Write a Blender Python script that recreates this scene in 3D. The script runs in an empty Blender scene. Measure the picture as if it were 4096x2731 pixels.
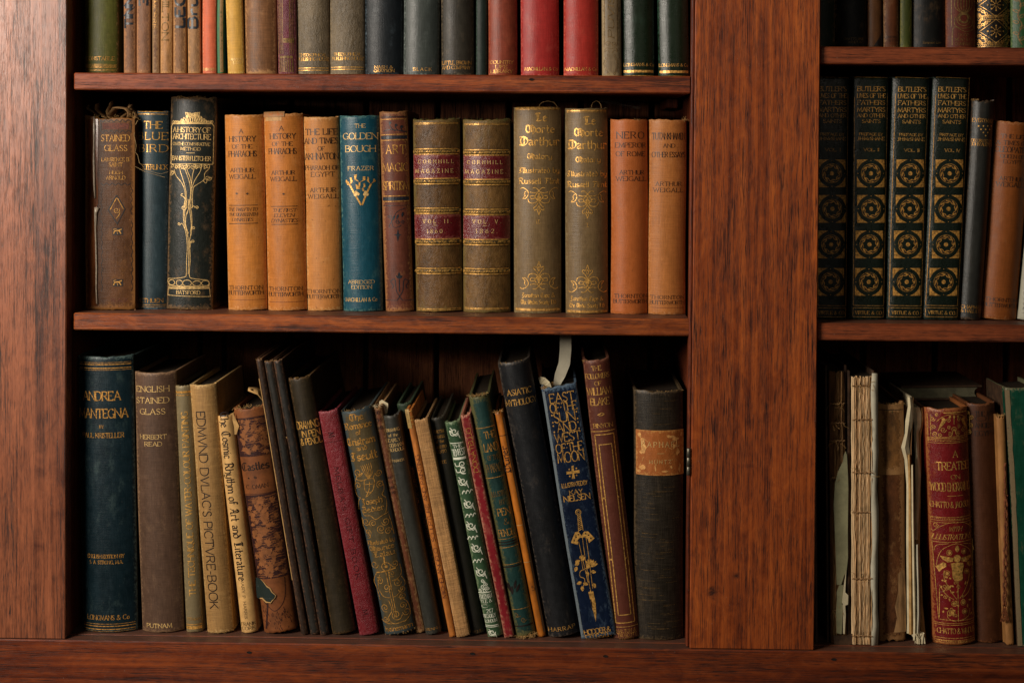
import bpy, math, random
from math import sin, cos, pi, radians, sqrt, atan2, hypot
from mathutils import Vector, Matrix, noise
from mathutils.geometry import tessellate_polygon

# ------------------------------------------------------------------ camera, world, lamps, exposure
S = bpy.context.scene
D = 1.75
FPX = D / 1.158 * 4096.0
YAW, PITCH, ROLL, SHIFT = radians(1.38), radians(-0.974), radians(-0.41), -640.0
ROT = Matrix.Rotation(YAW, 3, 'Z') @ Matrix.Rotation(PITCH, 3, 'X') @ Matrix.Rotation(ROLL, 3, 'Y')
CAM = Vector((0, -D, 0))
cd = bpy.data.cameras.new('camera')
cam = bpy.data.objects.new('camera', cd)
S.collection.objects.link(cam)
cd.sensor_width = 36.0
cd.lens = D / 1.158 * 36.0
cd.shift_y = SHIFT / 4096.0
cd.clip_start, cd.clip_end = 0.05, 100.0
cam.matrix_world = Matrix.Translation(CAM) @ (ROT @ Matrix.Rotation(radians(90), 3, 'X')).to_4x4()
S.camera = cam

world = bpy.data.worlds.new('World')
S.world = world
world.use_nodes = True
bg = world.node_tree.nodes['Background']
bg.inputs[0].default_value = (1.0, 0.92, 0.82, 1)
bg.inputs[1].default_value = 0.008

def area(name, loc, target, sx, sy, power, col):
    ld = bpy.data.lights.new(name, 'AREA')
    ld.shape = 'RECTANGLE'; ld.size = sx; ld.size_y = sy; ld.energy = power; ld.color = col
    o = bpy.data.objects.new(name, ld)
    S.collection.objects.link(o)
    o.location = loc
    o.rotation_euler = (Vector(target) - Vector(loc)).to_track_quat('-Z', 'Y').to_euler()
    return o
area('window_light', (-1.38, -1.20, 0.48), (-0.10, 0.0, -0.10), 0.70, 0.85, 45.0, (1.0, 0.90, 0.785))
area('room_fill', (0.9, -3.2, 1.1), (0.1, 0.0, -0.1), 2.0, 1.6, 5.5, (1.0, 0.88, 0.74))
S.view_settings.view_transform = 'Standard'
S.view_settings.look = 'None'
S.view_settings.exposure = 0.0
S.view_settings.gamma = 1.0
S.render.engine = 'CYCLES'
S.cycles.use_denoising = True

def unproj(px, py, Y):
    v = ROT @ Vector(((px - 2048.0) / FPX, 1.0, -(py - 1365.5 - SHIFT) / FPX))
    return CAM + v * ((Y + D) / v.y)

# ------------------------------------------------------------------ helpers
def lin(h):
    h = h.lstrip('#')
    o = []
    for i in (0, 2, 4):
        c = int(h[i:i + 2], 16) / 255.0
        o.append(c / 12.92 if c <= 0.04045 else ((c + 0.055) / 1.055) ** 2.4)
    return (o[0], o[1], o[2], 1.0)

class MB:
    def __init__(s):
        s.v = []; s.f = []; s.uv = {}; s.ed = {}
    def add(s, vs, fs):
        n = len(s.v); s.v += [tuple(p) for p in vs]; s.f += [tuple(n + i for i in f) for f in fs]
    def box(s, a, b, bev=0.0):
        x0, y0, z0 = a; x1, y1, z1 = b
        if bev <= 0:
            s.add([(x0,y0,z0),(x1,y0,z0),(x1,y1,z0),(x0,y1,z0),(x0,y0,z1),(x1,y0,z1),(x1,y1,z1),(x0,y1,z1)],
                  [(0,3,2,1),(4,5,6,7),(0,1,5,4),(1,2,6,5),(2,3,7,6),(3,0,4,7)])
            return
        t = bev; vs = []
        for z, ins in ((z0, t), (z0 + t, 0), (z1 - t, 0), (z1, t)):
            i = ins
            vs += [(x0+t+i*0, y0+i, z), (x1-t, y0+i, z), (x1-i, y0+t, z), (x1-i, y1-t, z), (x1-t, y1-i, z), (x0+t, y1-i, z), (x0+i, y1-t, z), (x0+i, y0+t, z)]
        fs = []
        for k in range(3):
            for j in range(8):
                fs.append((k*8+j, k*8+(j+1) % 8, (k+1)*8+(j+1) % 8, (k+1)*8+j))
        fs.append(tuple(reversed(range(8)))); fs.append(tuple(24 + j for j in range(8)))
        s.add(vs, fs)
    def obj(s, name, mat, parent=None, smooth=False):
        me = bpy.data.meshes.new(name)
        me.from_pydata(s.v, [], s.f)
        if s.uv:
            for nm, dat in (('surf', s.uv), ('edge', s.ed)):
                lay = me.uv_layers.new(name=nm)
                arr = [0.0] * (2 * len(me.loops))
                for li, l in enumerate(me.loops):
                    c = dat.get(l.vertex_index, (0.0, 0.02))
                    arr[2*li] = c[0]; arr[2*li+1] = c[1]
                lay.data.foreach_set('uv', arr)
        if mat: me.materials.append(mat)
        if smooth:
            me.polygons.foreach_set('use_smooth', [True] * len(me.polygons))
        me.update()
        o = bpy.data.objects.new(name, me)
        S.collection.objects.link(o)
        if parent: o.parent = parent
        return o

def thing(name, label, cat, loc=(0, 0, 0), group=None):
    o = bpy.data.objects.new(name, None)
    o.empty_display_size = 0.02
    S.collection.objects.link(o)
    o.location = loc; o['label'] = label; o['category'] = cat
    if group: o['group'] = group
    return o

# ------------------------------------------------------------------ materials
def nodes(m):
    m.use_nodes = True
    nt = m.node_tree
    return nt, nt.nodes, nt.links, nt.nodes['Principled BSDF']
def N(ns, t, **k):
    n = ns.new(t)
    for a, b in k.items(): setattr(n, a, b)
    return n
def ramp(ns, stops):
    r = ns.new('ShaderNodeValToRGB')
    e = r.color_ramp.elements
    while len(e) < len(stops): e.new(0.5)
    for i, (p, c) in enumerate(stops):
        e[i].position = p; e[i].color = c if len(c) == 4 else (c[0], c[0], c[0], 1)
    return r
def mixc(ns, ls, fac, a, b, mode='MIX'):
    m = ns.new('ShaderNodeMix'); m.data_type = 'RGBA'; m.blend_type = mode
    for s, v in ((m.inputs[0], fac), (m.inputs[6], a), (m.inputs[7], b)):
        if hasattr(v, 'is_linked') or hasattr(v, 'links'): ls.new(v, s)
        else: s.default_value = v
    return m.outputs[2]
def math_(ns, ls, op, a, b=None, c=None, clamp=False):
    m = ns.new('ShaderNodeMath'); m.operation = op; m.use_clamp = clamp
    for i, v in enumerate((a, b, c)):
        if v is None: continue
        if hasattr(v, 'links'): ls.new(v, m.inputs[i])
        else: m.inputs[i].default_value = v
    return m.outputs[0]

def wood(name, axis, light, mid, dark, seed=0.0, rough=0.34, coat=0.25, knots=None, spec=0.32):
    m = bpy.data.materials.new(name)
    nt, ns, ls, P = nodes(m)
    tc = N(ns, 'ShaderNodeTexCoord')
    def mapped(sl, sc, extra=0.0):
        mp = N(ns, 'ShaderNodeMapping')
        v = [sc, sc, sc]; v[axis] = sl
        mp.inputs['Scale'].default_value = v
        mp.inputs['Location'].default_value = (seed * 3.1 + extra, seed * 1.7 + extra, seed * 2.3)
        ls.new(tc.outputs['Object'], mp.inputs[0])
        return mp.outputs[0]
    def nz(vec, sc, det=3, rgh=0.55, dist=0.0):
        n = N(ns, 'ShaderNodeTexNoise')
        n.inputs['Scale'].default_value = sc; n.inputs['Detail'].default_value = det
        n.inputs['Roughness'].default_value = rgh; n.inputs['Distortion'].default_value = dist
        ls.new(vec, n.inputs['Vector'])
        return n.outputs['Fac']
    big = nz(mapped(1.6, 9.0), 1.0, 4, 0.6, 0.6)
    band = nz(mapped(2.6, 150.0, 5.0), 1.0, 5, 0.7, 0.5)
    fig = nz(mapped(30.0, 60.0, 9.0), 1.0, 4, 0.65, 1.2)
    pore = nz(mapped(55.0, 1250.0, 2.0), 1.0, 2, 0.6, 0.3)
    pore2 = nz(mapped(20.0, 760.0, 7.0), 1.0, 4, 0.65, 0.5)
    dens = nz(mapped(7.0, 40.0, 17.0), 1.0, 3, 0.6, 0.5)
    t = math_(ns, ls, 'ADD', math_(ns, ls, 'MULTIPLY', band, 0.6), math_(ns, ls, 'MULTIPLY', big, 0.4))
    t = math_(ns, ls, 'ADD', t, math_(ns, ls, 'MULTIPLY_ADD', fig, 0.32, -0.16))
    r = ramp(ns, [(0.34, dark), (0.48, mid), (0.66, light)])
    ls.new(t, r.inputs[0])
    dd = math_(ns, ls, 'MULTIPLY_ADD', dens, 0.34, -0.17)
    p1 = ramp(ns, [(0.52, (0.0,)), (0.64, (1.0,))]); ls.new(math_(ns, ls, 'ADD', pore, dd), p1.inputs[0])
    p2 = ramp(ns, [(0.53, (0.0,)), (0.66, (1.0,))]); ls.new(math_(ns, ls, 'ADD', pore2, dd), p2.inputs[0])
    pm = math_(ns, ls, 'ADD', math_(ns, ls, 'MULTIPLY', p1.outputs[0], 0.55), math_(ns, ls, 'MULTIPLY', p2.outputs[0], 0.65), clamp=True)
    if knots:
        for kx, ky, kz, kr in knots:
            vd = N(ns, 'ShaderNodeVectorMath', operation='DISTANCE'); ls.new(tc.outputs['Object'], vd.inputs[0]); vd.inputs[1].default_value = (kx, ky, kz)
            kn = nz(mapped(160.0, 160.0, 3.0), 1.0, 4, 0.7, 1.0)
            kd = math_(ns, ls, 'MULTIPLY_ADD', vd.outputs['Value'], -1.0/kr, math_(ns, ls, 'MULTIPLY_ADD', kn, 2.6, -0.35), clamp=True)
            pm = math_(ns, ls, 'MAXIMUM', pm, math_(ns, ls, 'MULTIPLY', kd, 0.9))
    blk = (dark[0]*0.12, dark[1]*0.12, dark[2]*0.14, 1)
    c = mixc(ns, ls, pm, r.outputs[0], blk)
    # dust and tiny pale nicks
    vo = N(ns, 'ShaderNodeTexVoronoi'); vo.inputs['Scale'].default_value = 95.0
    ls.new(tc.outputs['Object'], vo.inputs['Vector'])
    nk = math_(ns, ls, 'LESS_THAN', vo.outputs['Distance'], 0.045)
    c = mixc(ns, ls, math_(ns, ls, 'MULTIPLY', nk, 0.22), c, (0.4, 0.33, 0.27, 1))
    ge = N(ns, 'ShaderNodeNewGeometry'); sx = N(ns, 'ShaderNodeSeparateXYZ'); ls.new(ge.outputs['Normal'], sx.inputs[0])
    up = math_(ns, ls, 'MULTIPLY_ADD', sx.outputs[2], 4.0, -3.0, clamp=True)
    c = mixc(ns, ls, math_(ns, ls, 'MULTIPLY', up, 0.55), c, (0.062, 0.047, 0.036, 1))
    ls.new(c, P.inputs['Base Color'])
    sm = nz(mapped(3.0, 5.0, 11.0), 1.0, 4, 0.6)
    rr = math_(ns, ls, 'MULTIPLY_ADD', sm, 0.30, rough - 0.12)
    rr = math_(ns, ls, 'MULTIPLY_ADD', pm, 0.25, rr)
    ls.new(rr, P.inputs['Roughness'])
    P.inputs['Specular IOR Level'].default_value = spec
    P.inputs['Coat Weight'].default_value = coat
    P.inputs['Coat Roughness'].default_value = 0.28
    b = N(ns, 'ShaderNodeBump'); b.inputs['Strength'].default_value = 0.30; b.inputs['Distance'].default_value = 0.0007
    hh = math_(ns, ls, 'SUBTRACT', math_(ns, ls, 'MULTIPLY', band, 0.5), pm)
    ls.new(hh, b.inputs['Height']); ls.new(b.outputs[0], P.inputs['Normal'])
    ls.new(b.outputs[0], P.inputs['Coat Normal'])
    return m

def cloth(name, col, wear='#9a7650', amt=0.5, rough=0.55, weave=1.0, seed=0.0, var=0.35, spec=0.3, spots=0.3, grain='cloth', streak=0.25, coat=0.0):
    """book covering: colour drift, rubbed edges, specks, thread or leather relief"""
    m = bpy.data.materials.new(name)
    nt, ns, ls, P = nodes(m)
    uv = N(ns, 'ShaderNodeUVMap', uv_map='surf').outputs[0]
    ed = N(ns, 'ShaderNodeUVMap', uv_map='edge').outputs[0]
    def mapped(sx, sy, o=0.0):
        mp = N(ns, 'ShaderNodeMapping')
        mp.inputs['Scale'].default_value = (sx, sy, 1)
        mp.inputs['Location'].default_value = (seed * 7.31 + o, seed * 3.17 + o, seed)
        ls.new(uv, mp.inputs[0]); return mp.outputs[0]
    def nz(vec, det=3, rg=0.55, dist=0.0):
        n = N(ns, 'ShaderNodeTexNoise'); n.inputs['Scale'].default_value = 1.0
        n.inputs['Detail'].default_value = det; n.inputs['Roughness'].default_value = rg; n.inputs['Distortion'].default_value = dist
        ls.new(vec, n.inputs['Vector']); return n.outputs['Fac']
    c0 = lin(col)
    big = nz(mapped(28, 12), 4, 0.6)
    mid = nz(mapped(170, 90, 3), 4, 0.65)
    st = nz(mapped(60, 1500, 5), 2, 0.5)
    sv = nz(mapped(1500, 50, 6), 2, 0.5)
    k = math_(ns, ls, 'ADD', math_(ns, ls, 'MULTIPLY', big, 0.55), math_(ns, ls, 'MULTIPLY', mid, 0.45))
    r = ramp(ns, [(0.37, tuple(x * (1 - var) for x in c0[:3]) + (1,)), (0.5, c0), (0.63, tuple(min(1, x * (1 + var * 0.9)) for x in c0[:3]) + (1,))])
    ls.new(k, r.inputs[0]); c = r.outputs[0]
    if grain == 'cloth':
        s1 = ramp(ns, [(0.35, (0.0,)), (0.65, (1.0,))]); ls.new(st, s1.inputs[0])
        s2 = ramp(ns, [(0.35, (0.0,)), (0.65, (1.0,))]); ls.new(sv, s2.inputs[0])
        w_ = math_(ns, ls, 'MULTIPLY', math_(ns, ls, 'ADD', s1.outputs[0], s2.outputs[0]), 0.5)
        c = mixc(ns, ls, math_(ns, ls, 'MULTIPLY', math_(ns, ls, 'SUBTRACT', 1.0, w_), streak * 1.6, clamp=True), c, tuple(x * 0.35 for x in c0[:3]) + (1,))
    # wear near the edges
    sp = N(ns, 'ShaderNodeSeparateXYZ'); ls.new(ed, sp.inputs[0])
    d = math_(ns, ls, 'MINIMUM', math_(ns, ls, 'MULTIPLY', sp.outputs[0], 1.6), sp.outputs[1])
    n1 = nz(mapped(420, 330, 8), 4, 0.7)
    f = math_(ns, ls, 'MULTIPLY_ADD', d, -230.0, math_(ns, ls, 'MULTIPLY_ADD', n1, 5.2, amt * 2.8 - 2.85))
    f = math_(ns, ls, 'MULTIPLY', f, 1.0, clamp=True)
    c = mixc(ns, ls, math_(ns, ls, 'MULTIPLY', f, 0.85), c, lin(wear))
    # rubbed patches in the field and dark spots
    n2 = nz(mapped(70, 38, 12), 6, 0.75)
    ru = ramp(ns, [(0.55, (0.0,)), (0.70, (1.0,))]); ls.new(n2, ru.inputs[0])
    c = mixc(ns, ls, math_(ns, ls, 'MULTIPLY', ru.outputs[0], 0.75 * amt), c, lin(wear))
    n3 = nz(mapped(240, 230, 15), 2, 0.5)
    dk = ramp(ns, [(0.26, (1.0,)), (0.33, (0.0,))]); ls.new(n3, dk.inputs[0])
    c = mixc(ns, ls, math_(ns, ls, 'MULTIPLY', dk.outputs[0], spots), c, tuple(x * 0.3 for x in c0[:3]) + (1,))
    vo = N(ns, 'ShaderNodeTexVoronoi'); vo.inputs['Scale'].default_value = 130.0
    ls.new(mapped(1, 1, 4), vo.inputs['Vector'])
    nk = math_(ns, ls, 'LESS_THAN', vo.outputs['Distance'], 0.05)
    c = mixc(ns, ls, math_(ns, ls, 'MULTIPLY', nk, 0.35 * amt), c, lin('#b0a088'))
    ls.new(c, P.inputs['Base Color'])
    ls.new(math_(ns, ls, 'MULTIPLY_ADD', mid, 0.3, rough - 0.15), P.inputs['Roughness'])
    P.inputs['Specular IOR Level'].default_value = spec
    if coat: P.inputs['Coat Weight'].default_value = coat; P.inputs['Coat Roughness'].default_value = 0.3
    b = N(ns, 'ShaderNodeBump'); b.inputs['Distance'].default_value = 0.0006
    if grain == 'cloth':
        fine = nz(mapped(1400, 1400, 1), 2, 0.6)
        b.inputs['Strength'].default_value = 0.25 * weave
        ls.new(math_(ns, ls, 'ADD', math_(ns, ls, 'MULTIPLY_ADD', mid, 1.2, fine), math_(ns, ls, 'ADD', st, sv)), b.inputs['Height'])
    else:
        fine = nz(mapped(800, 620, 1), 4, 0.7, 0.4)
        cr = nz(mapped(260, 120, 21), 4, 0.75, 1.2)
        b.inputs['Strength'].default_value = 0.6 * weave
        ls.new(math_(ns, ls, 'ADD', fine, math_(ns, ls, 'MULTIPLY_ADD', mid, 1.2, math_(ns, ls, 'MULTIPLY', cr, 1.4))), b.inputs['Height'])
    ls.new(b.outputs[0], P.inputs['Normal'])
    return m

def plain(name, col, rough=0.6, metal=0.0, var=0.25, scale=300.0, spec=0.4, stretch=(1, 1, 1), bump=0.2):
    m = bpy.data.materials.new(name)
    nt, ns, ls, P = nodes(m)
    c0 = lin(col)
    tc = N(ns, 'ShaderNodeTexCoord'); mp = N(ns, 'ShaderNodeMapping')
    mp.inputs['Scale'].default_value = tuple(scale * s for s in stretch); ls.new(tc.outputs['Object'], mp.inputs[0])
    n = N(ns, 'ShaderNodeTexNoise'); n.inputs['Scale'].default_value = 1.0; n.inputs['Detail'].default_value = 4
    n.inputs['Roughness'].default_value = 0.65
    ls.new(mp.outputs[0], n.inputs['Vector'])
    r = ramp(ns, [(0.39, tuple(x * (1 - var) for x in c0[:3]) + (1,)), (0.5, c0), (0.61, tuple(min(1, x * (1 + var)) for x in c0[:3]) + (1,))])
    ls.new(n.outputs['Fac'], r.inputs[0]); ls.new(r.outputs[0], P.inputs['Base Color'])
    P.inputs['Roughness'].default_value = rough; P.inputs['Metallic'].default_value = metal
    P.inputs['Specular IOR Level'].default_value = spec
    b = N(ns, 'ShaderNodeBump'); b.inputs['Strength'].default_value = bump; b.inputs['Distance'].default_value = 0.0006
    ls.new(n.outputs['Fac'], b.inputs['Height']); ls.new(b.outputs[0], P.inputs['Normal'])
    return m

GOLD = plain('gilt', '#d6a253', 0.36, 0.42, 0.45, 420, 0.5, (1, 1, 1), 0.3)
GOLDD = plain('dull_gilt', '#b5843f', 0.42, 0.3, 0.5, 420, 0.4)
GOLDP = plain('pale_gilt', '#dcb674', 0.4, 0.3, 0.3, 420, 0.5)
GOLDX = plain('faint_gilt', '#6b522c', 0.5, 0.2, 0.5, 420, 0.3)
INK = plain('black_ink', '#1c120e', 0.45, 0.0, 0.3, 500, 0.5)
INKB = plain('blue_black_ink', '#1d2229', 0.4, 0.0, 0.4, 500, 0.5)
INKR = plain('brown_ink', '#5a2a18', 0.6, 0.0, 0.4, 500)
WHITE = plain('white_print', '#cfd0bb', 0.6, 0.0, 0.2, 500)
BLIND = plain('blind_stamp', '#33090d', 0.5, 0.0, 0.3, 500)
MATS = {'g': GOLD, 'd': GOLDD, 'p': GOLDP, 'x': GOLDX, 'k': INK, 'b': INKB, 'r': INKR, 'w': WHITE, 's': BLIND}
PAGE = plain('shaded_page_edges', '#2a2116', 0.8, 0.0, 0.4, 60, 0.2, (26, 1, 1), 0.4)  # near-black base colour stands in for shade over the book tops
PAGEO = plain('browned_shaded_page_edges', '#2c2216', 0.85, 0.0, 0.45, 60, 0.2, (26, 1, 1), 0.4)  # browned pages, darkened further with the shade of the shelf interior
PAPER = plain('old_paper', '#cbbd9a', 0.8, 0.0, 0.15, 40, 0.2, (1, 1, 1), 0.3)
PAPERW = plain('white_paper', '#b9b29c', 0.75, 0.0, 0.1, 40, 0.2, (1, 1, 1), 0.2)
PAPERT = plain('tan_paper', '#b08a55', 0.8, 0.0, 0.25, 60, 0.2, (1, 1, 1), 0.4)
# ------------------------------------------------------------------ stroke alphabet
GL = {
'A': (.74, "0,0 .37,1 .74,0|.13,.36 .61,.36"), 'B': (.62, "0,0 0,1|~0,1 .3,1 .52,.93 .55,.75 .48,.58 .3,.53 0,.53|~.3,.53 .52,.49 .62,.28 .52,.05 .3,0 0,0"),
'C': (.72, "~.7,.82 .55,.98 .32,.98 .08,.8 0,.5 .08,.2 .32,.02 .55,.02 .72,.2"), 'D': (.76, "0,0 0,1|~0,1 .35,1 .64,.86 .76,.5 .64,.14 .35,0 0,0"),
'E': (.56, "0,0 0,1|0,1 .54,1 .54,.84|0,.53 .42,.53|0,0 .56,0 .56,.17"), 'F': (.54, "0,0 0,1|0,1 .54,1 .54,.82|0,.52 .42,.52"),
'G': (.76, "~.7,.82 .55,.98 .32,.98 .08,.8 0,.5 .08,.2 .32,.02 .55,.02 .74,.14|.74,.0 .74,.42|.56,.42 .84,.42"), 'H': (.74, "0,0 0,1|.74,0 .74,1|0,.52 .74,.52"),
'I': (.06, ".03,0 .03,1"), 'J': (.3, "~.3,1 .3,.2 .22,-.05 .05,-.1 0,.02"), 'K': (.7, "0,0 0,1|.64,1 0,.42|.22,.58 .7,0"), 'L': (.54, "0,1 0,0|0,0 .54,0 .54,.2"),
'M': (.9, "0,0 .08,1 .45,.12 .82,1 .9,0"), 'N': (.76, "0,0 0,1 .76,0 .76,1"), 'O': (.84, "~.42,1 .14,.9 0,.5 .14,.1 .42,0 .7,.1 .84,.5 .7,.9 .42,1"),
'P': (.58, "0,0 0,1|~0,1 .35,1 .54,.92 .58,.73 .52,.54 .35,.47 0,.47"), 'Q': (.84, "~.42,1 .14,.9 0,.5 .14,.1 .42,0 .7,.1 .84,.5 .7,.9 .42,1|.45,.1 .9,-.18"),
'R': (.68, "0,0 0,1|~0,1 .35,1 .54,.92 .57,.75 .5,.58 .35,.51 0,.51|.3,.5 .68,0"), 'S': (.5, "~.46,.84 .35,.98 .16,.98 .03,.83 .08,.62 .38,.42 .5,.22 .4,.04 .2,0 0,.16"),
'T': (.72, ".36,0 .36,1|0,.84 0,1 .72,1 .72,.84"), 'U': (.72, "~0,1 0,.3 .1,.06 .36,0 .62,.06 .72,.3 .72,1"), 'V': (.72, "0,1 .36,0 .72,1"), 'W': (1.05, "0,1 .28,0 .53,.9 .78,0 1.05,1"),
'X': (.7, "0,1 .7,0|.66,1 .02,0"), 'Y': (.7, "0,1 .35,.48 .7,1|.35,.48 .35,0"), 'Z': (.62, ".02,.85 .02,1 .6,1 0,0 .62,0 .62,.16"),
'&': (.8, "~.8,.45 .6,.12 .3,0 .05,.1 .05,.35 .3,.55 .5,.78 .42,.97 .25,.97 .2,.75 .4,.4 .78,0"), '.': (.08, "0,.0 .08,.1"), ',': (.1, ".08,.1 0,-.15"), '-': (.32, "0,.42 .32,.42"), "'": (.08, ".06,1 0,.76"),
'·': (.1, "0,.45 .1,.56"), '*': (.4, ".2,.3 .2,.8|0,.45 .4,.65|0,.65 .4,.45"), ':': (.1, "0,.1 .1,.2|0,.5 .1,.6"),
'0': (.56, "~.28,1 .05,.8 0,.5 .05,.2 .28,0 .51,.2 .56,.5 .51,.8 .28,1"), '1': (.24, "0,.82 .14,1 .14,0"), '2': (.52, "~.02,.78 .12,.97 .35,.99 .5,.8 .45,.55 0,0|0,0 .52,0"), '5': (.5, ".46,1 .1,1 .06,.58|~.06,.58 .3,.64 .5,.45 .46,.12 .25,0 0,.08"),
'6': (.54, "~.46,.97 .18,.8 .02,.4 .1,.08 .3,0 .5,.14 .5,.4 .32,.56 .08,.4"), '7': (.5, "0,.85 0,1 .5,1 .18,0"), '8': (.54, "~.27,.53 .06,.7 .1,.93 .27,1 .45,.93 .48,.7 .27,.53 .02,.3 .06,.06 .27,0 .48,.06 .52,.3 .27,.53"),
'a': (.44, "~.04,.5 .15,.63 .34,.6 .38,.45 .38,.05 .46,0|~.38,.36 .1,.3 0,.15 .1,0 .38,.12"), 'b': (.46, "0,1 0,.05|~0,.45 .2,.62 .42,.5 .46,.3 .38,.06 .18,0 0,.08"), 'c': (.4, "~.4,.5 .25,.62 .06,.52 0,.3 .08,.06 .24,0 .4,.1"),
'd': (.46, ".46,1 .46,0|~.46,.45 .28,.62 .06,.52 0,.3 .08,.06 .24,0 .46,.14"), 'e': (.42, "~.02,.34 .42,.38 .36,.56 .2,.63 .03,.5 0,.28 .08,.06 .24,0 .42,.12"), 'f': (.32, "~.34,.9 .24,1 .12,.88 .12,0|0,.6 .3,.6"),
'g': (.46, "~.4,.55 .2,.63 .02,.5 .02,.3 .2,.2 .4,.3 .42,.5|~.4,.3 .46,-.1 .3,-.28 .05,-.22"), 'h': (.48, "0,1 0,0|~0,.42 .2,.62 .42,.58 .46,.4 .46,0"), 'i': (.1, ".05,.6 .05,0|.0,.8 .1,.9"), 'j': (.2, ".15,.6 .15,-.15 0,-.26|.1,.8 .2,.9"), 'k': (.44, "0,1 0,0|.4,.6 0,.28|.14,.38 .44,0"),
'l': (.1, ".05,1 .05,0"), 'm': (.76, "0,.6 0,0|~0,.45 .16,.62 .34,.58 .38,.4 .38,0|~.38,.45 .54,.62 .72,.58 .76,.4 .76,0"), 'n': (.46, "0,.6 0,0|~0,.42 .2,.62 .42,.58 .46,.4 .46,0"), 'o': (.46, "~.23,.63 .04,.5 0,.3 .06,.08 .23,0 .4,.08 .46,.3 .4,.5 .23,.63"),
'p': (.46, "0,.6 0,-.28|~0,.45 .2,.62 .42,.5 .46,.3 .38,.06 .18,0 0,.08"), 'r': (.34, "0,.6 0,0|~0,.4 .16,.6 .34,.56"), 's': (.36, "~.34,.52 .2,.62 .04,.55 .06,.38 .3,.24 .36,.1 .2,0 0,.08"), 't': (.3, "~.12,.9 .12,.12 .22,0 .32,.08|0,.6 .3,.6"),
'u': (.46, "~0,.6 0,.15 .12,0 .3,.03 .46,.2|.46,.6 .46,0"), 'v': (.44, "0,.6 .22,0 .44,.6"), 'w': (.66, "0,.6 .17,0 .33,.55 .5,0 .66,.6"), 'x': (.4, "0,.6 .4,0|.38,.6 0,0"), 'y': (.46, "~0,.6 0,.15 .12,0 .3,.03 .44,.2|~.46,.6 .46,-.1 .3,-.28 .05,-.22"), 'z': (.38, "0,.6 .38,.6 0,0 .4,0"),
}
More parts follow.
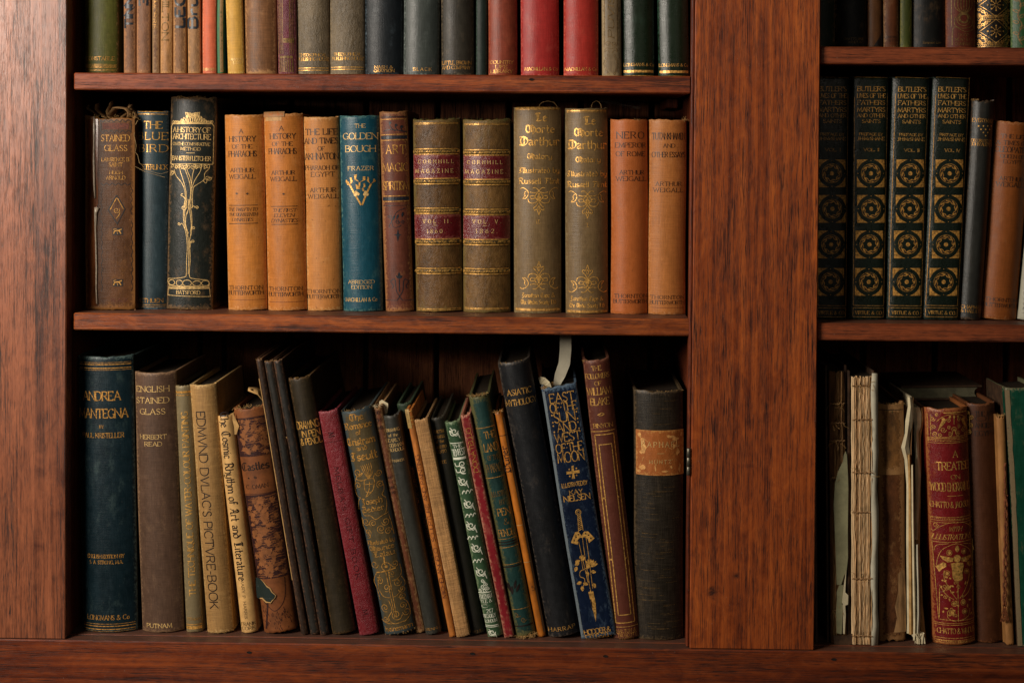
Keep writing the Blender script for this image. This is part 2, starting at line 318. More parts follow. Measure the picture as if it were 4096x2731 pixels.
# broken-letter (gothic) overrides
GB = {
'a': (.42, "0,.55 .16,.63 .34,.52 .34,.08 .44,0|.34,.38 .06,.26 .04,.1 .16,0 .34,.12"), 'b': (.44, "0,1 0,.1 .2,0 .42,.12 .42,.5 .22,.62 0,.5"), 'c': (.38, ".38,.52 .2,.63 .02,.5 .02,.12 .2,0 .4,.1"), 'd': (.44, ".12,.95 .42,.5 .42,.12 .22,0 .02,.12 .02,.5 .22,.62 .42,.5"),
'e': (.4, ".04,.3 .36,.46 .2,.63 .02,.5 .02,.12 .2,0 .4,.1"), 'g': (.44, ".42,.6 .2,.63 .02,.5 .02,.16 .2,.04 .4,.16|.42,.6 .42,-.12 .22,-.28 .02,-.18"), 'h': (.46, "0,1 0,.0|0,.45 .22,.63 .42,.5 .42,.05 .3,-.2"), 'l': (.14, ".03,1 .03,.1 .14,0"), 'i': (.14, "-.02,.56 .05,.6 .05,.06 .14,0|.0,.82 .1,.9"),
'm': (.76, "-.04,.54 .04,.62 .04,0|.04,.5 .22,.63 .38,.5 .38,0|.38,.5 .56,.63 .72,.5 .72,.06 .8,0"), 'n': (.46, "-.04,.54 .04,.62 .04,0|.04,.5 .22,.63 .42,.5 .42,.06 .5,0"), 'o': (.44, ".22,.63 .02,.5 .02,.12 .22,0 .42,.12 .42,.5 .22,.63"), 'p': (.46, ".04,.62 .04,-.28|.04,.5 .24,.63 .44,.5 .44,.12 .24,0 .04,.1"),
'r': (.36, "-.04,.54 .04,.62 .04,.06 .12,0|.04,.5 .2,.62 .36,.52"), 's': (.38, ".38,.55 .2,.63 .04,.5 .04,.38 .36,.24 .36,.1 .18,0 0,.1"), 't': (.3, ".1,.95 .1,.1 .2,0 .32,.08|-.02,.6 .3,.6"), 'u': (.48, "-.04,.56 .03,.62 .03,.12 .18,0 .42,.14|.42,.62 .42,.08 .5,0"), 'y': (.46, "-.03,.56 .03,.62 .03,.12 .2,0 .42,.14|.42,.62 .42,-.1 .2,-.28 .0,-.2"),
'D': (.8, "~0,.94 .2,1 .5,.98 .78,.7 .76,.3 .5,.04 .2,0 0,.1|~.3,.95 .12,.7 .14,.3 .3,.06|.46,.9 .46,.12"), 'M': (1.0, "~.0,.75 .14,1 .36,.9 .4,.6 .4,.0|~.2,.95 .02,.6 .08,.2 .3,.0|~.4,.8 .56,1 .74,.9 .78,.5 .74,0|~.6,.9 .6,.4 .6,.1|~.78,.8 1.0,.6 .96,.1 .7,-.2"), 'L': (.7, "~.55,.98 .3,1 .2,.8 .24,.2 .1,.02|.1,.05 .35,.0 .7,.12|~0,.85 .1,.98 .3,1|.36,.9 .36,.2"),
'I': (.6, "~.02,.82 .2,1 .5,.95 .6,1.02|~.34,.96 .3,.5 .36,.15 .2,0 0,.1|.16,.7 .16,.3"), 'J': (.6, "~.02,.82 .2,1 .5,.95 .6,1.02|~.34,.96 .3,.4 .36,.0 .2,-.2 0,-.1|.16,.7 .16,.3"), 'R': (.8, "~0,.85 .15,1 .4,1 .6,.85 .6,.65 .4,.52 .25,.52|.2,.95 .2,.05 .05,0|~.34,.52 .5,.3 .6,.05 .82,0"), 'F': (.7, "~0,.9 .2,1 .5,.92 .72,1|.28,.95 .28,.1 .1,0|.28,.55 .58,.58"),
'T': (.72, "~0,.85 .2,1 .5,.94 .72,1.02|~.35,.95 .06,.75 .06,.25 .32,.0 .7,.15|.4,.85 .4,.12"), 'C': (.7, "~.66,.9 .4,1 .1,.8 .04,.4 .2,.06 .45,0 .7,.16|.36,.9 .36,.14"), 'S': (.6, "~.58,.86 .36,1 .1,.9 .1,.65 .5,.42 .56,.16 .3,0 0,.1"), 'B': (.66, "~0,.9 .15,1 .45,.95 .52,.75 .4,.56 .2,.54|.2,.95 .2,.05|~.3,.54 .6,.46 .66,.2 .45,0 .0,.02"), 'H': (.8, "~0,.9 .2,1 .24,.6 .2,.05 .0,0|.24,.5 .55,.6 .62,.4 .62,.0 .45,-.2"), 'A': (.7, "~.1,.8 .25,1 .5,.9 .5,.1 .7,0|~.25,1 .3,.5 .0,.0|.1,.4 .5,.42"), 'E': (.6, "~.58,.9 .3,1 .05,.75 .05,.25 .3,0 .6,.12|.1,.5 .5,.54"),
}
def cat(pts, k=4):
    out = []
    n = len(pts)
    closed = pts[0] == pts[-1]
    for i in range(n - 1):
        p1, p2 = pts[i], pts[i+1]
        p0 = pts[i-1] if i > 0 else (pts[-2] if closed else p1)
        p3 = pts[i+2] if i + 2 < n else (pts[1] if closed else p2)
        for j in range(k):
            t = j / k; t2 = t*t; t3 = t2*t
            out.append(tuple(0.5*((2*p1[c]) + (p2[c]-p0[c])*t + (2*p0[c]-5*p1[c]+4*p2[c]-p3[c])*t2 + (3*p1[c]-p0[c]-3*p2[c]+p3[c])*t3) for c in (0, 1)))
    out.append(tuple(pts[-1]))
    return out
def parse(s):
    res = []
    for part in s.split('|'):
        sm = part.startswith('~')
        pts = [tuple(float(q) for q in p.split(',')) for p in part.lstrip('~').split()]
        res.append((sm, pts))
    return res
def text_strokes(txt, style='r', sp=.2, serif=True):
    """polylines in em units (cap height 1), total advance"""
    out = []; x = 0.0
    for ch in txt:
        if ch == ' ': x += .38 + sp * .5; continue
        dots = False
        if ch in 'ÜËü':
            dots = True; ch = {'Ü': 'U', 'Ë': 'E', 'ü': 'u'}[ch]
        w, g = (GB.get(ch) or GL[ch]) if style == 'b' else GL[ch]
        for sm, pts in parse(g):
            pl = [(px + x, py) for px, py in pts]
            if sm: pl = cat(pl, 3)
            out.append(pl)
            if style == 'r' and serif:
                for e, q in ((0, 1), (-1, -2)):
                    (ax, ay), (bx, by) = pl[e], pl[q]
                    dx, dy = bx - ax, by - ay; L = hypot(dx, dy) or 1
                    if abs(dy) / L > .8 and (abs(ay) < .02 or abs(ay - 1) < .02 or abs(ay - .6) < .02) and ch not in "AMNVWCGSUO" or (ch in 'AMNVWU' and ay in (0.0, 1.0) and e in (0, -1)):
                        out.append([(ax - .11, ay), (ax + .11, ay)])
        if dots:
            hy = 1.2 if ch.isupper() else .85
            out.append([(x + w*.3, hy), (x + w*.3 + .06, hy + .07)]); out.append([(x + w*.7, hy), (x + w*.7 + .06, hy + .07)])
        x += w + sp
    return out, x - sp

# ------------------------------------------------------------------ book builder
class Book:
    def __init__(s, label, tx0, tx1, ty, bx0, bx1, shelf_z, Y, mat, depth=0.16, bulge=None, pages=None, wear=0.5, group=None,
                 yaw=0.0, pw=2.2, board=0.0026, name='book', headcap=0.8, fray=1.0, rest=None, part='cover', flange=0.0, catg='book', dusty=False):
        s.seed = sum(ord(c) * (i + 1) for i, c in enumerate(label)) % 9973
        rnd = s.rnd = random.Random(s.seed)
        tl, tr = unproj(tx0, ty, Y), unproj(tx1, ty, Y)
        by = 0
        # base pixel row: where the shelf level meets this plane
        zb = shelf_z
        def px_at_z(px):
            a, b = unproj(px, 0, Y), unproj(px, 2731, Y)
            t = (a.z - zb) / (a.z - b.z)
            return unproj(px, 2731 * t, Y)
        bl, br = px_at_z(bx0), px_at_z(bx1)
        w = ((tr - tl).length + (br - bl).length) / 2
        tc, bc = (tl + tr) / 2, (bl + br) / 2
        th = atan2(tc.x - bc.x, tc.z - bc.z)
        s.w = w * (cos(th) if abs(th) > .03 else 1)
        if abs(th) > .03:   # leaning: widths were read along the horizontal
            s.w = (tr.x - tl.x) * .5 * cos(th) + (br.x - bl.x) * .5 * cos(th)
        s.h = (tc - bc).length
        lift = abs(sin(th)) * s.w / 2
        s.bulge = min((bulge if bulge is not None else min(0.006, s.w * 0.16)) * (1.3 if (bulge or 1) > .0045 else 1.0), s.w * .3)
        s.pw = pw
        s.root = thing(name, label, catg, (bc.x, Y + s.bulge, zb + lift), group)
        s.root.rotation_euler = (0, th, yaw)
        s.Minv = (Matrix.Translation(s.root.location) @ s.root.rotation_euler.to_matrix().to_4x4()).inverted()
        s.h -= lift
        s.Y = Y; s.th = th
        s.mpp = (unproj(2100, 1300, Y) - unproj(2000, 1300, Y)).length / 100
        s.wa = [rnd.uniform(-1, 1) * 0.0005 for _ in range(4)]
        s.ph = [rnd.uniform(0, 6.28) for _ in range(4)]
        s.off = 0.0; s.mat = mat; s.depth = depth; s.layers = {}
        s.hc = headcap; s.fr = fray; s.board = board
        s.cover(part)
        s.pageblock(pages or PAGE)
    def warp(s, u, v):
        a, p = s.wa, s.ph
        t = v / s.h
        dx = a[0] * sin(3.1 * t + p[0]) + a[1] * sin(7 * t + p[1])
        dy = a[2] * sin(5 * t + p[2]) * (1 - (2*u/s.w)**2) + a[3] * .6 * sin(11 * t + p[3] + u * 60)
        return dx, dy
    def yy(s, u):
        t = min(1.0, abs(2 * u / s.w))
        return -s.bulge * (1 - t ** s.pw)
    def P(s, u, v, off=0.00022):
        dx, dy = s.warp(u, v)
        e = 0.0
        m = min(v, s.h - v)
        if m < 0.003: e = (1 - m / 0.003) ** 2 * 0.0012 * s.hc
        return (u + dx, s.yy(u) + dy + e - off, v)
    def cover(s, part):
        w, h, d = s.w, s.h, s.depth
        NU, NV = 16, 34
        m = MB()
        bt = s.board
        # outline (outer) from left board rear to right board rear
        us = [(-w/2 + 0.0006 + (w - 0.0012) * i / NU) for i in range(NU + 1)]
        vs = [0, .0008, .002, .004] + [.004 + (h - .008) * j / (NV - 8) for j in range(1, NV - 8)] + [h - .004, h - .002, h - .0008, h]
        vs = sorted(vs)
        rows = []
        jt = 0.0045
        def outline(v, inset):
            pts = []
            k = inset
            L = [(-w/2 + k, d), (-w/2 + k, d*.5), (-w/2 + k, jt + .005), (-w/2 + .0013 + k, jt), (-w/2 + k*.8, .0012)]
            for x, y in L:
                dx, dy = s.warp(x, v); pts.append((x + dx, y + dy, 'b'))
            for u in us:
                uu = u * (1 - 2*k/w)
                q = s.P(u, v, 0.0); pts.append((q[0] - u + uu, q[1] + k, 's'))
            for x, y in reversed(L):
                dx, dy = s.warp(-x, v); pts.append((-x + dx, y + dy, 'b'))
            return pts
        n = None
        for j, v in enumerate(vs):
            o = outline(v, 0.0); n = len(o)
            if j == 0: run = [0.0]
            acc = 0.0; prev = None
            for i, (x, y, k) in enumerate(o):
                if prev: acc += hypot(x - prev[0], y - prev[1])
                prev = (x, y)
                z = v
                # frayed, uneven head and tail
                q = s.seed * .37 + i * .45
                if v > h - .0035:
                    f_ = (v - (h - .0035)) / .0035
                    amp = (noise.noise((q, s.seed * .11, 0)) * .0011 + noise.noise((q * 3.1, 7.7, s.seed)) * .0006) * s.fr
                    if k == 's': amp -= .0012 * (1 - (2*x/w)**2) * .5 * s.fr
                    z += f_ * amp
                if v < .0035:
                    f_ = (1 - v / .0035)
                    z += f_ * abs(noise.noise((q, 3.3, s.seed * .2))) * .0009 * s.fr
                m.v.append((x, y, z))
                idx = len(m.v) - 1
                m.uv[idx] = (acc + .3, v)
                eu = max(0.0, w/2 - abs(x)) if k == 's' else (.0004 if y < .002 else min(y, d - y) + .001)
                m.ed[idx] = (eu, min(v, h - v))
        NVt = len(vs)
        for j in range(NVt - 1):
            for i in range(n - 1):
                a = j*n + i
                m.f.append((a, a+1, a+n+1, a+n))
        base = len(m.v)
        # inner skin (thickness of boards)
        for jj, v in ((0, 0.0), (1, h)):
            o = outline(v, bt)
            for i, (x, y, k) in enumerate(o):
                z = m.v[i][2] if jj == 0 else m.v[(NVt-1)*n + i][2]
                m.v.append((x, y, z)); m.uv[len(m.v)-1] = (.3, .1); m.ed[len(m.v)-1] = (0.0, 0.0)
        for i in range(n - 1):
            a, b = i, i + 1
            m.f.append((b, a, base + a, base + b))
            t = (NVt-1)*n
            m.f.append((t + a, t + b, base + n + b, base + n + a))
            m.f.append((base + b, base + a, base + n + a, base + n + b))
        # rear ends of the boards
        for i in (0, n - 1):
            for j in range(NVt - 1):
                pass
            m.f.append((i, base + i, base + n + i, (NVt-1)*n + i) if i else (base + i, i, (NVt-1)*n + i, base + n + i))
        s.coverobj = m.obj(part, s.mat, s.root, True)
        me = s.coverobj.data
        try:
            me.set_sharp_from_angle(angle=radians(50))
        except Exception: pass
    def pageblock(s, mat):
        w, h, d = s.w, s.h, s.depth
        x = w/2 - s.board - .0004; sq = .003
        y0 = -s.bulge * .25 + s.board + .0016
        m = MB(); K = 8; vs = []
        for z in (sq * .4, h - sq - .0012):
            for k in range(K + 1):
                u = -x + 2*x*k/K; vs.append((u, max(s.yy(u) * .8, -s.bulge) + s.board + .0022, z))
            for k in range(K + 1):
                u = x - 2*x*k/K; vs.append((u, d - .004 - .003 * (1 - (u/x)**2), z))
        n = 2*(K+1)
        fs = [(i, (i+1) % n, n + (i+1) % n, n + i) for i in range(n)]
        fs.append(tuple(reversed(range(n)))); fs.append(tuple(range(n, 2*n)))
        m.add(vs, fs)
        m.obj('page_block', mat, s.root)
    # --- drawing on the spine
    def loc(s, px, py):
        q = s.Minv @ unproj(px, py, s.Y + s.bulge * .3)
        return q.x, q.z
    def lay(s, part, key):
        return s.layers.setdefault((part, key), MB())
    def strip(s, L, pts, wid, off=0.00025):
        """pts in local metres; wid function(dir)->width"""
        q = []
        mx = s.w / 9
        for a, b in zip(pts, pts[1:]):
            n = max(1, int(abs(b[0] - a[0]) / mx + .999), int(abs(b[1]-a[1]) / .03))
            for k in range(n): q.append((a[0] + (b[0]-a[0])*k/n, a[1] + (b[1]-a[1])*k/n))
        q.append(pts[-1])
        r = [q[0]]
        for p in q[1:]:
            if hypot(p[0]-r[-1][0], p[1]-r[-1][1]) > 1e-5: r.append(p)
        if len(r) < 2: return
        dirs = []
        for a, b in zip(r, r[1:]):
            l = hypot(b[0]-a[0], b[1]-a[1]); dirs.append(((b[0]-a[0])/l, (b[1]-a[1])/l))
        vs = []
        for i, p in enumerate(r):
            d0 = dirs[max(0, i-1)]; d1 = dirs[min(len(dirs)-1, i)]
            t = (d0[0]+d1[0], d0[1]+d1[1]); l = hypot(*t)
            if l < .3: t = d1; l = 1
            t = (t[0]/l, t[1]/l)
            ww = (wid(d0) + wid(d1)) / 4
            c = max(.45, t[0]*d1[0] + t[1]*d1[1])
            nx, ny = -t[1] * ww / c, t[0] * ww / c
            vs.append(s.P(p[0]+nx, p[1]+ny, off)); vs.append(s.P(p[0]-nx, p[1]-ny, off))
        L.add(vs, [(2*i+1, 2*i+3, 2*i+2, 2*i) for i in range(len(r)-1)])
    def T(s, Z, txt, cx, cy, w, h, c='g', st='r', rot=0, part='lettering', wt=1.0, sp=.2, slant=0.0, serif=True):
        """text centred at zoom pixel (cx,cy), w x h zoom pixels"""
        if h is None: h = w
        px, py = Z[0] + cx / Z[2], Z[1] + cy / Z[2]
        u0, v0 = s.loc(px, py)
        W, H = w / Z[2] * s.mpp, h / Z[2] * s.mpp
        pls, adv = text_strokes(txt, st, sp, serif)
        s.nt = getattr(s, 'nt', 0) + 1
        L = s.lay(part, (c, s.nt))
        if abs(rot) < .1:
            a_, b_ = max(u0 - W/2, -s.w*.475), min(u0 + W/2, s.w*.475)
            if b_ - a_ < W*.999 and b_ > a_: u0 = (a_+b_)/2; W = b_ - a_
        kx = W / max(adv, .1)
        cond = min(1.0, .35 + .75 * kx / H)
        na = {'r': .3, 's': .3, 'b': .7}[st]
        thick = {'r': .13, 's': .14, 'b': .16}[st] * wt * H * cond
        thin = {'r': .05, 's': .11, 'b': .05}[st] * wt * H * cond
        thick = max(thick, .0003); thin = max(thin, .00018)
        cr, sr = cos(rot), sin(rot)
        def wid(d):
            dx, dy = d[0]*cr + d[1]*sr, -d[0]*sr + d[1]*cr
            return thin + (thick - thin) * abs(dx * sin(na) - dy * cos(na))
        for pl in pls:
            q = []
            for x, y in pl:
                a, b = (x - adv/2) * kx + slant * (y - .5) * H, (y - .5) * H
                q.append((u0 + a*cr - b*sr, v0 + a*sr + b*cr))
            s.strip(L, q, wid, .00025 + s.off)
    def S_(s, Z, pts, wd=3.0, c='g', part='ornament', smooth=True, mir=None, off=.00025):
        """polyline in zoom pixels; mir = mirror about that zoom x"""
        if isinstance(pts, str): pts = [tuple(float(q) for q in p.split(',')) for p in pts.split()]
        sets = [pts] + ([[(2*mir - x, y) for x, y in pts]] if mir is not None else [])
        for P_ in sets:
            q = cat(P_, 4) if smooth and len(P_) > 2 else P_
            q = [s.loc(Z[0] + x/Z[2], Z[1] + y/Z[2]) for x, y in q]
            W = wd / Z[2] * s.mpp
            s.strip(s.lay(part, c), q, lambda d: W, off + s.off)
    def rule(s, Z, y, wd=6, c='g', x0=None, x1=None, part='gilt_rule', tilt=True):
        """horizontal rule across the spine at zoom y"""
        px = s.root.location.x
        # centre px of the book: take local u = 0 column
        W = wd / Z[2] * s.mpp
        if x0 is None: u0, u1 = -s.w/2 * .93, s.w/2 * .93; v = s.loc(*s.cpx(Z[1] + y / Z[2]))[1]
        else:
            u0, v0 = s.loc(Z[0] + x0/Z[2], Z[1] + y/Z[2]); u1, v1 = s.loc(Z[0] + x1/Z[2], Z[1] + y/Z[2]); v = (v0 + v1)/2
        u0 = max(u0, -s.w*.485); u1 = min(u1, s.w*.485)
        s.strip(s.lay(part, (c, round(y))), [(u0, v), (u1, v)], lambda d: W, .00025 + s.off)
    def cpx(s, py):
        # image column of the spine centre at image row py
        best = None
        lo, hi = -800.0, 4900.0
        for _ in range(40):
            m = (lo + hi) / 2
            if s.loc(m, py)[0] < 0: lo = m
            else: hi = m
        return (lo + hi) / 2, py
    def poly(s, Z, pts, c='g', part='ornament', smooth=False, mir=None, off=.0003):
        if isinstance(pts, str): pts = [tuple(float(q) for q in p.split(',')) for p in pts.split()]
        for k in ((0, 1) if mir is not None else (0,)):
            P_ = [(2*mir - x, y) for x, y in pts] if k else pts
            if smooth: P_ = cat(P_ + [P_[0]], 3)[:-1]
            q = [s.loc(Z[0] + x/Z[2], Z[1] + y/Z[2]) for x, y in P_]
            t = tessellate_polygon([[Vector((a, b, 0)) for a, b in q]])
            ue = max(p[0] for p in q) - min(p[0] for p in q)
            q = [tuple(p) for p in q]; t = [tuple(f) for f in t]
            for _ in range(3 if ue > s.w*.3 else (1 if ue > s.w*.12 else 0)):
                mid_ = {}; nt_ = []
                def mp(i, j):
                    k_ = (min(i, j), max(i, j))
                    if k_ not in mid_: q.append(((q[i][0]+q[j][0])/2, (q[i][1]+q[j][1])/2)); mid_[k_] = len(q)-1
                    return mid_[k_]
                for f in t:
                    i, j, l = f; ij, jl, li = mp(i, j), mp(j, l), mp(l, i)
                    nt_ += [(i, ij, li), (ij, j, jl), (li, jl, l), (ij, jl, li)]
                t = nt_
            s.lay(part, c).add([s.P(a, b, off) for a, b in q], t)
    def leaf(s, Z, x, y, l, w, ang, c='g', part='ornament', fill=True, wd=2.5):
        ca, sa = cos(ang), sin(ang)
        sh = [(0, 0), (.25, .42), (.55, .5), (1, 0), (.55, -.5), (.25, -.42)]
        pts = [(x + (a*l)*ca - (b*w)*sa, y + (a*l)*sa + (b*w)*ca) for a, b in sh]
        if fill: s.poly(Z, pts, c, part, True, off=.0004 if c == 'k' else .0003)
        else: s.S_(Z, pts + [pts[0]], wd, c, part)
    def dot(s, Z, x, y, r, c='g', part='ornament'):
        s.poly(Z, [(x + r*cos(k*pi/4), y + r*sin(k*pi/4)) for k in range(8)], c, part, off=.0004 if c == 'k' else .00032)
    def spiral(s, Z, x, y, r, a0=0.0, turns=1.4, wd=3, c='g', tail=None, sgn=1):
        pts = []
        n = int(turns * 8)
        for k in range(n + 1):
            t = k / n; rr = r * (1 - .82*t); a = a0 + sgn * turns * 2*pi * t
            pts.append((x + rr*cos(a), y + rr*sin(a)))
        if tail: pts = tail + pts
        s.S_(Z, pts, wd, c)
    def patch(s, Z, x0, y0, x1, y1, mat, part='label', off=.00018, full=False):
        """a pasted piece following the spine"""
        ua, va = s.loc(Z[0] + x0/Z[2], Z[1] + y0/Z[2]); ub, vb = s.loc(Z[0] + x1/Z[2], Z[1] + y1/Z[2])
        if full: ua, ub = -s.w/2 * .985, s.w/2 * .985
        m = MB(); nu, nv = 12, 6
        for j in range(nv + 1):
            for i in range(nu + 1):
                u = ua + (ub-ua)*i/nu; v = va + (vb-va)*j/nv
                m.v.append(s.P(u, v, off)); k = len(m.v)-1
                m.uv[k] = (u + .3, v); m.ed[k] = (min(u-ua, ub-u), min(abs(v-va), abs(v-vb)))
        for j in range(nv):
            for i in range(nu):
                a = j*(nu+1)+i; m.f.append((a+nu+1, a+nu+2, a+1, a))
        if part in ('leather_label', 'paper_label', 'mending_tape'): s.off = off
        return m.obj(part, mat, s.root, True)
    def band(s, Z, y, half, mat, r=.0016):
        """raised cord under the leather"""
        u, v = s.loc(*s.cpx(Z[1] + y/Z[2]))
        hv = half / Z[2] * s.mpp
        m = MB(); nu, nv = 14, 8
        for j in range(nv + 1):
            a = pi * j / nv
            for i in range(nu + 1):
                uu = -s.w/2*.99 + s.w*.99*i/nu
                p = s.P(uu, v + hv*cos(a), -.0004 + (r + .0004)*sin(a))
                m.v.append(p); k = len(m.v)-1; m.uv[k] = (uu+.3, v + hv*cos(a)); m.ed[k] = (s.w/2-abs(uu), .004 + .0*a)
        for j in range(nv):
            for i in range(nu):
                q = j*(nu+1)+i; m.f.append((q, q+nu+1, q+nu+2, q+1)[::-1])
        m.obj('raised_band', mat, s.root, True)
    def threads(s, n=8, mat=None, top=True, ln=.006, ux=None):
        """frayed fibres standing off the head of the spine"""
        m = MB(); r = s.rnd
        ln *= .7
        for _ in range(int(n*1.6)):
            u = r.uniform(-s.w/2, s.w/2) if ux is None else ux + r.uniform(-.003, .003)
            v = s.h - r.uniform(0, .001) if top else r.uniform(0, .002)
            p = Vector(s.P(max(-s.w*.49, min(s.w*.49, u)), v, .0002)); d = Vector((r.uniform(-1, 1), r.uniform(-.6, .1), r.uniform(.1, 1.0) * (1 if top else .1)))
            pts = [p]
            for k in range(5):
                d = (d + Vector((r.uniform(-1.1, 1.1), r.uniform(-.5, .5), r.uniform(-.9, .6)))).normalized()
                pts.append(pts[-1] + d * ln / 5 * r.uniform(.5, 1.3))
            tube(m, pts, .00013, 4)
        o = m.obj('frayed_thread', mat or PAPERT, s.root); o['kind'] = 'stuff'
    def finish(s):
        for (part, key), m in s.layers.items():
            if isinstance(key, tuple): key = key[0]
            if m.f:
                o = m.obj(part, MATS[key] if isinstance(key, str) else key, s.root)
                if part in ('leaf_print', 'tooled_band', 'ornament', 'rubbed_thread'): o['kind'] = 'stuff'
        return s.root

def tube(m, pts, r, k=6):
    pts = [Vector(p) for p in pts]
    n0 = len(m.v)
    for i, p in enumerate(pts):
        t = (pts[min(i+1, len(pts)-1)] - pts[max(i-1, 0)]).normalized()
        a = t.orthogonal().normalized(); b = t.cross(a)
        rr = r if not callable(r) else r(i / (len(pts)-1))
        for j in range(k):
            m.v.append(tuple(p + (a*cos(2*pi*j/k) + b*sin(2*pi*j/k)) * rr))
    for i in range(len(pts)-1):
        for j in range(k):
            m.f.append((n0+i*k+j, n0+i*k+(j+1) % k, n0+(i+1)*k+(j+1) % k, n0+(i+1)*k+j))
    m.f.append(tuple(n0+j for j in reversed(range(k)))); m.f.append(tuple(n0+(len(pts)-1)*k+j for j in range(k)))

def ribbon(m, pts, wid, th=.0003, wdir=Vector((1, 0, 0))):
    """a bent strip of paper with thickness, along pts, width along wdir"""
    pts = [Vector(p) for p in pts]; n0 = len(m.v)
    for i, p in enumerate(pts):
        t = (pts[min(i+1, len(pts)-1)] - pts[max(i-1, 0)]).normalized()
        wd = wdir[i] if isinstance(wdir, list) else wdir
        wv = (wd - t * wd.dot(t)).normalized(); nn = t.cross(wv).normalized()
        ww = wid[i] if isinstance(wid, (list, tuple)) else wid
        for a, b in ((-1, -1), (1, -1), (1, 1), (-1, 1)):
            m.v.append(tuple(p + wv * a * ww/2 + nn * b * th/2))
    for i in range(len(pts)-1):
        for j in range(4):
            m.f.append((n0+i*4+j, n0+i*4+(j+1) % 4, n0+(i+1)*4+(j+1) % 4, n0+(i+1)*4+j))
    m.f.append((n0+3, n0+2, n0+1, n0)); e = n0+(len(pts)-1)*4; m.f.append((e, e+1, e+2, e+3))
# ------------------------------------------------------------------ the bookcase
xa, xb, xc = -0.5499, 0.1630, 0.3035
SY = 0.006
def zmean(pts, Y): return sum(unproj(x, y, Y).z for x, y in pts) / len(pts)
# level every shelf at the mean height its front edge shows
Z_TOP = zmean([(300, 287), (1400, 297), (2760, 310)], SY)
Z_MID = zmean([(500, 1254), (1260, 1262), (2700, 1273)], SY)
Z_BOT = zmean([(500, 2562), (1100, 2572), (2500, 2590), (3500, 2606)], -0.002)
Z_RT = zmean([(3290, 186), (4090, 193)], SY)
Z_RM = zmean([(3280, 1292), (4090, 1300)], SY)
ZHI = Z_TOP + 0.285
YB = 0.285
LIGHT, MIDC, DARK = lin('#b8622c'), lin('#8c401b'), lin('#54200e')
bc = thing('bookcase', 'tall reddish brown mahogany bookcase whose shelves hold all the old books', 'bookcase', (-0.12, 0.12, Z_BOT - 0.13))
def bobj(name, mb, mat):
    o = mb.obj(name, mat)
    o.parent = bc; o.matrix_parent_inverse = Matrix.Translation(-bc.location)
    return o
def bbox(name, a, b, mat, bev=0.0012, label=None, kids=None):
    c = Vector(((a[0]+b[0])/2, (a[1]+b[1])/2, (a[2]+b[2])/2))
    m = MB(); m.box(Vector(a) - c, Vector(b) - c, bev)
    o = m.obj(name, mat); o.parent = bc; o.location = c - bc.location
    if label: o['label'] = label
    return o
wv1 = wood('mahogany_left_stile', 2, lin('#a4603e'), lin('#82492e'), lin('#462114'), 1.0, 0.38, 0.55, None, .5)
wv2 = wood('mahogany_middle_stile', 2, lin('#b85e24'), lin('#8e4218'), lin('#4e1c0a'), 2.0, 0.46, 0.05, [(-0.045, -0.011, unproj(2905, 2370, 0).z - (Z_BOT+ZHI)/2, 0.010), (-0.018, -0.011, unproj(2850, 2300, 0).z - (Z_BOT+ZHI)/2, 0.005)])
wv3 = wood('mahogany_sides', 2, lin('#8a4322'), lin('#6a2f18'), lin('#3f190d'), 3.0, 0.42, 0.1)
wh1 = wood('mahogany_upper_shelf', 0, lin('#a45428'), lin('#78361a'), lin('#461a0b'), 4.0, 0.42, 0.08)
wh2 = wood('mahogany_middle_shelf', 0, lin('#b05e2a'), lin('#803e1a'), lin('#4a1e0c'), 5.0, 0.42, 0.08)
wh3 = wood('mahogany_rail', 0, lin('#8a421c'), lin('#642a11'), lin('#3e1608'), 6.0, 0.42, 0.08)
wh4 = wood('mahogany_right_shelves', 0, lin('#9c4e2a'), lin('#783a1e'), lin('#4c2010'), 7.0, 0.45, 0.05)
wbk = wood('dark_back_boards', 2, lin('#a8663a'), lin('#824a2a'), lin('#4e2a16'), 8.0, 0.6, 0.0)
XR = 0.78
bbox('stile', (-0.74, 0, Z_BOT), (xa, .022, ZHI), wv1)
bbox('stile', (xb, 0, Z_BOT), (xc, .022, ZHI), wv2)
bbox('stile', (XR, 0, Z_BOT), (XR + .14, .022, ZHI), wv2)
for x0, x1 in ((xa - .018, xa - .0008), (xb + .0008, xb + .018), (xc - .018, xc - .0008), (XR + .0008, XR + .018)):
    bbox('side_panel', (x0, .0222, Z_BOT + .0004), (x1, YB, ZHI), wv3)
bbox('bead', (xb - .0035, .0045, Z_BOT + .0006), (xb - .0003, .0200, ZHI), wv3, .0008)
gap = .0034
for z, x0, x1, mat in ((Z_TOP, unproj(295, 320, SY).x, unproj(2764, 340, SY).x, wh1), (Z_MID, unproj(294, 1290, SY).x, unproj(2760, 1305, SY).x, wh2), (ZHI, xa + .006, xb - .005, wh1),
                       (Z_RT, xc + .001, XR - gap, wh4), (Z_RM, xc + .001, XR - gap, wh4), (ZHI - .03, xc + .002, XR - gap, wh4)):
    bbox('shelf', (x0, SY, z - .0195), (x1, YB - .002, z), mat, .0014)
    # small cleat rails fixed under the shelf ends
    for xx in ((x0 - .0 + .002, x0 + .016), (x1 - .016, x1 - .002)):
        if z < ZHI - .04: bbox('shelf_cleat', (xx[0], SY + .15, z - .0195 - .012), (xx[1], YB - .01, z - .0197), wv3, .001)
rail = bbox('bottom_rail', (-0.74, -.0022, Z_BOT - .12), (XR + .14, .020, Z_BOT - .0002), wh3, .0014)
bbox('bottom_shelf', (-0.74, .0203, Z_BOT - .02), (XR + .14, YB, Z_BOT), wv3 and wood('mahogany_bottom_shelf', 0, lin('#86492c'), lin('#6a3520'), lin('#4a2416'), 9.0, 0.42, 0.15), .0006)
